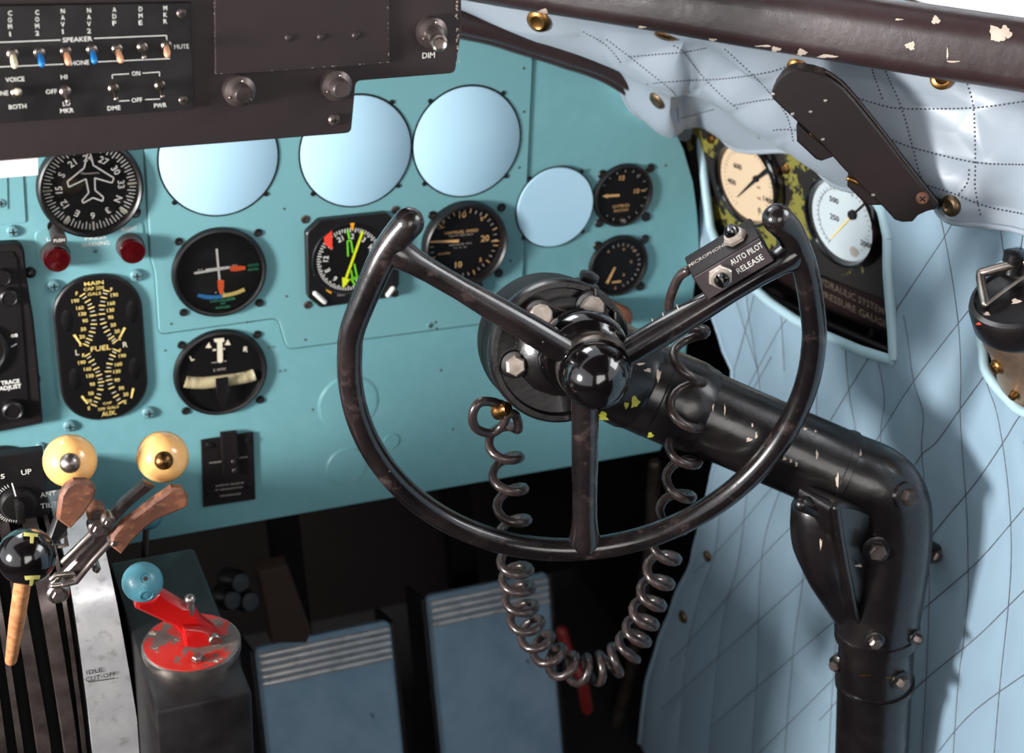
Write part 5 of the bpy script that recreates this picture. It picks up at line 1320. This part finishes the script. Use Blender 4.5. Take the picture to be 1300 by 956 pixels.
# pale blue knob behind and the red friction lever
bb = lever('propeller_lever', aty((188, 657), -.13), 'pale blue ball knob peeping from behind the right rusty lever, against the turquoise panel')
knob_at((188, 655), .0122, -.13, 'knobblue', bb, 'knob'); mb = MB(); mb.tube([aty((186, 668), -.13), aty((183, 712), -.13)], .003, M['dsteel'], seg=12); mb.build('stem', bb, world=True)
mb = MB(); mb.box((.153, -.295, (zz-.70)/2+.001), (.070, .20, zz-.702), M['black'], .004); mb.build('side_housing', pd, world=True)
dz = zz-.692
ds = thing('red_friction_lock', atz((243, 816), dz), 'chipped red disc with red cranked lever and pale blue ball knob', 'lock lever')
Dc = atz((243, 816), dz); mb = MB(); T = TR(*Dc); mb.lathe([(.036, -.008), (.0368, -.005), (.0368, 0), (.035, .0008)], M['steel'], T, seg=72); mb.build('disc_rim', ds, world=True)
mb = MB(); mb.lathe([(.0350, .0), (.0350, .0012), (0, .0014)], M['redwear'], T, seg=72); mb.build('disc', ds, world=True)
fr_ = Fr(aty((240, 790), -.338), (1, 0, 0), (0, 0, 1), (0, -1, 0))
W_ = lambda pts: [fr_.loc(J(*p))[:2] for p in pts]
mb = MB(); mb.prism(W_([(560, 640), (585, 612), (620, 632), (680, 668), (720, 672), (740, 715), (795, 755), (828, 800), (832, 848), (800, 845), (740, 815), (680, 800), (665, 770), (640, 745), (500, 680), (505, 655)]), -.010, .0, M['red'], bev=.003, T=fr_.mat()); arm_ = mb.build('lever_arm', ds, world=True)
mb = MB(); mb.prism(W_([(668, 730), (740, 735), (800, 765), (826, 800), (830, 846), (745, 815), (675, 800)]), .001, .006, M['red'], bev=.002, T=fr_.mat()); l = fr_.loc(J(788, 785), .007); mb.build('clevis', ds, world=True)
mb = MB(); T2 = fr_.mat() @ TR(l.x, l.y, .006); hexnut(mb, T2, .0046, .004, M['steel'], 12); mb.build('bolt', ds, world=True)
c = aty((241, 761), -.335); mb = MB(); mb.sphere(.0043, M['steel'], TR(*c)); mb.tube([c, c+V((0, 0, -.012))], .0034, M['steel'], seg=14); mb.build('ball_bolt', ds, world=True)
c = atz((251, 838), dz+.002); mb = MB(); hexnut(mb, TR(c.x, c.y, c.z), .0042, .004, M['steel']); mb.build('disc_bolt', ds, world=True)
kn, c = knob_at((181, 739), .0146, -.345, 'knobblue', ds, 'knob')
for dv, r_, nm_ in ((V((.05, -.66, .60)), .0046, 'knob_screw'), (V((.0, -.98, -.16)), .0052, 'knob_socket')):
    mb = MB(); T = axis(c+dv.normalized()*.0136, dv, (0, 0, 1)); mb.lathe([(r_*1.1, -.002), (r_*1.1, .0008), (r_*.85, .0012), (r_*.8, .0004), (0, .0002)], M['knobblue'], T, seg=28)
    if r_ < .005: hexnut(mb, T, r_*.4, .0012, M['dsteel'])
    mb.build(nm_, kn, world=True)

# ================================================================== FOOTWELL
def pedal(c, w, h, name_, label, y, tilt=.35, wid=None):
    ez = V((0, -1, tilt)).normalized(); ey = V((0, tilt, 1)).normalized()
    fr = Fr(aty(c, y), (1, 0, 0), ey, ez); t = thing('rudder_pedal', fr, label, 'rudder pedal', 'rudder pedals in the footwell'); return t, fr
t, fr = pedal((415, 808), 0, 0, '', 'pale blue rudder pedal with five polished ribs, nearer the pedestal', .03)
wx = (fr.loc((500, 796))-fr.loc((324, 826))).x/2; zT = .0
cx_ = fr.loc((412, 811)).x
def mkpedal(t, fr, cx_, wx, ht, depth=.05, ribs=5, rib_h=.040):
    mb = MB(); mb.prism(stad(wx, ht/2, .008, 5), -depth, 0, M['pedal'], bev=.004, T=TR(cx_, -ht/2+.002, 0)); mb.build('pedal_plate', t)
    for k in range(ribs):
        y = -.006-k*rib_h/ribs; mb = MB(); mb.tube([V((cx_-wx*.93, y, .001)), V((cx_+wx*.93, y, .001))], .0034, M['alu'], seg=12); mb.build('tread_rib', t)
    for s_ in (-1, 1): mb = MB(); mb.box((cx_+s_*(wx+.003), -ht/2, -.035), (.006, ht, .062), M['dullblack'], .002); mb.build('side_cheek', t)
mkpedal(t, fr, cx_, abs(wx)*.98, .20, .012)
mb = MB(); mb.box((cx_-.01, .10, -.10), (.034, .26, .03), M['shell'], .004); mb.build('pedal_hanger', t)
t, fr = pedal((620, 745), 0, 0, '', 'pale blue rudder pedal with four polished ribs, behind the left strand of the coiled cord', .075)
wx = (fr.loc((700, 734))-fr.loc((541, 757))).x/2; cx_ = fr.loc((621, 745)).x
mkpedal(t, fr, cx_, abs(wx)*.98, .26, .012, 4, .034)
mb = MB(); mb.box((cx_+.01, .10, -.12), (.034, .30, .03), M['shell'], .004); mb.build('pedal_hanger', t)
# pipes in the footwell
t = thing('footwell_crank', aty((345, 765), .02), 'dim brown steel crank arm with round nuts, behind the nearer rudder pedal', 'crank')
P = [aty((346, 722), .05), aty((352, 760), .03), aty((370, 815), .0)]
mb = MB(); fr = Fr(aty((346, 765), .01), (1, 0, 0), (0, 0, 1), (0, -1, 0))
mb.prism([fr.loc(p)[:2] for p in ((327, 726), (366, 718), (396, 803), (390, 818), (345, 818))], -.02, 0, M['dimbrown'], bev=.003, T=fr.mat()); mb.build('crank_arm', t, world=True)
for p in ((300, 738), (312, 762), (290, 760)):
    c = aty(p, -.02); mb = MB(); T = axis(c, V((.3, -1, .4))); mb.lathe([(.012, -.02), (.012, 0), (.009, .004), (.009, .010), (0, .011)], M['bezel'], T, seg=20); mb.build('round_nut', t, world=True)
t = thing('red_tube', aty((722, 830), .03), 'small red tube low in the dark footwell behind the cord loop', 'tube')
mb = MB(); mb.tube(catmull([aty((713, 802), .03), aty((722, 830), .02), aty((738, 862), .0), aty((745, 900), .0)], 5), .0075, M['darkred'], seg=16); mb.build('tube_section', t, world=True)
t = thing('yellow_tube', atx((1066, 780), .76), 'sliver of yellow tube behind the control column', 'tube')
mb = MB(); mb.tube([atx((1068, 770), .750), atx((1064, 800), .750)], .004, M['amber'], seg=12); mb.build('tube_section', t, world=True)
t = thing('conduit', aty((780, 956), .11), 'dim grey vertical conduit in the footwell to the right of the cord loop', 'conduit')
mb = MB(); mb.tube([aty((832, 590), .08), aty((826, 700), .09), aty((800, 860), .10), V((aty((780, 956), .11).x, .11, .002))], .009, M['dsteel'], seg=16); mb.build('pipe', t, world=True)
t = thing('red_fitting', aty((790, 408), -.02), 'small dull red cap peeping above the wheel hub, in front of the turquoise panel', 'fitting')
mb = MB(); c = aty((788, 405), -.04); mb.lathe([(.014, -.040), (.014, 0), (.011, .004), (0, .006)], M['rust'], axis(c, V((0, -1, .2))), seg=24)
mb.build('cap_dome', t, world=True)

# ================================================================== SHELL OF THE COCKPIT
def slab(name, x0, x1, y0, y1, z0, z1, m):
    mb = MB(); c = V(((x0+x1)/2, (y0+y1)/2, (z0+z1)/2)); mb.box((0, 0, 0), (x1-x0, y1-y0, z1-z0), m); o = mb.build(name, None, kind='structure'); o.location = c; WM[o.name] = Matrix.Translation(c); return o
slab('floor', -1.0, 1.0, -2.3, .50, -.04, 0, M['floor'])
slab('wall_front', -1.0, 1.0, .46, .50, 0, ZC-.27, M['shell'])
slab('wall_back', -1.0, 1.0, -2.3, -2.26, 0, ZC+.6, M['shell'])
slab('wall_right', .885, .92, -2.26, .46, 0, ZC-.30, M['shell'])
slab('wall_left', -.95, -.91, -2.26, .46, 0, ZC-.80, M['shell'])
slab('ceiling', -1.0, 1.0, -2.3, -.30, ZC+.55, ZC+.6, M['shell'])
slab('trim_3', -1.0, .9, -.02, .46, ZC-.245, ZC-.235, M['shell'])     # coaming over the panel
# windows
def pane(name, P):
    mb = MB(); n_1 = (V(P[1])-V(P[0])).cross(V(P[3])-V(P[0])).normalized()*.006
    mb.add([V(p) for p in P]+[V(p)+n_1 for p in P], [(0, 1, 2, 3), (7, 6, 5, 4), (0, 4, 5, 1), (1, 5, 6, 2), (2, 6, 7, 3), (3, 7, 4, 0)], M['glass'], False); return mb.build(name, None, kind='structure')
s0 = L0-nS*.045+up*(HS-.004); s1_ = L1-nS*.045+up*(HS-.004)
pane('window_1', [s0, s1_, s1_+up*.5, s0+up*.5])

# ================================================================== LIGHT
w = bpy.data.worlds.new('World'); scene.world = w; w.use_nodes = True
bg = w.node_tree.nodes['Background']; bg.inputs['Color'].default_value = (.93, .95, 1, 1); bg.inputs['Strength'].default_value = 1.0
def area(name, loc, tgt, sx_, sy_, e, col=(1, 1, 1)):
    l = bpy.data.lights.new(name, 'AREA'); l.shape = 'RECTANGLE'; l.size = sx_; l.size_y = sy_; l.energy = e; l.color = col
    o = bpy.data.objects.new(name, l); COL.objects.link(o); o.location = loc
    d = V(tgt)-V(loc); o.rotation_euler = d.to_track_quat('-Z', 'Y').to_euler(); return o
area('left_window_daylight', (-1.1, -.62, ZC-.33), (.5, -.35, ZC-.6), .26, .26, 38, (1, .98, .96))
area('roof_hatch_daylight', (.15, -1.05, ZC+.9), (.4, -.2, ZC-.5), .8, .5, 22, (1, .97, .95))
area('windscreen_daylight', (.2, .55, ZC+.55), (.45, -.6, ZC-.45), 1.1, .5, 12, (.95, .98, 1))
area('added_rear_fill', (.1, -2.2, ZC+.0), (.4, 0, ZC-.5), .9, .9, 11, (1, .97, .94))  # added frontal fill from behind the camera; the back wall is closed
area('side_window_daylight', (1.35, -.75, ZC+.35), (.5, -.5, ZC-.4), .8, .5, 8, (.95, .98, 1))

# ================================================================== CAMERA
cam = bpy.data.cameras.new('camera'); co_ = bpy.data.objects.new('camera', cam); COL.objects.link(co_)
m = Matrix(((RX.x, RX.y, RX.z), (RY.x, RY.y, RY.z), (RZ.x, RZ.y, RZ.z))).to_4x4(); m.translation = CAM
co_.matrix_world = m; cam.sensor_width = 36; cam.lens = F/1300*36; cam.clip_start = .05
cam.dof.use_dof = True; cam.dof.focus_distance = 1.06; cam.dof.aperture_fstop = cam.lens/1000/.0065*1.0
scene.camera = co_
scene.view_settings.view_transform = 'Standard'; scene.view_settings.look = 'None'; scene.view_settings.exposure = 0.45; scene.view_settings.gamma = 1
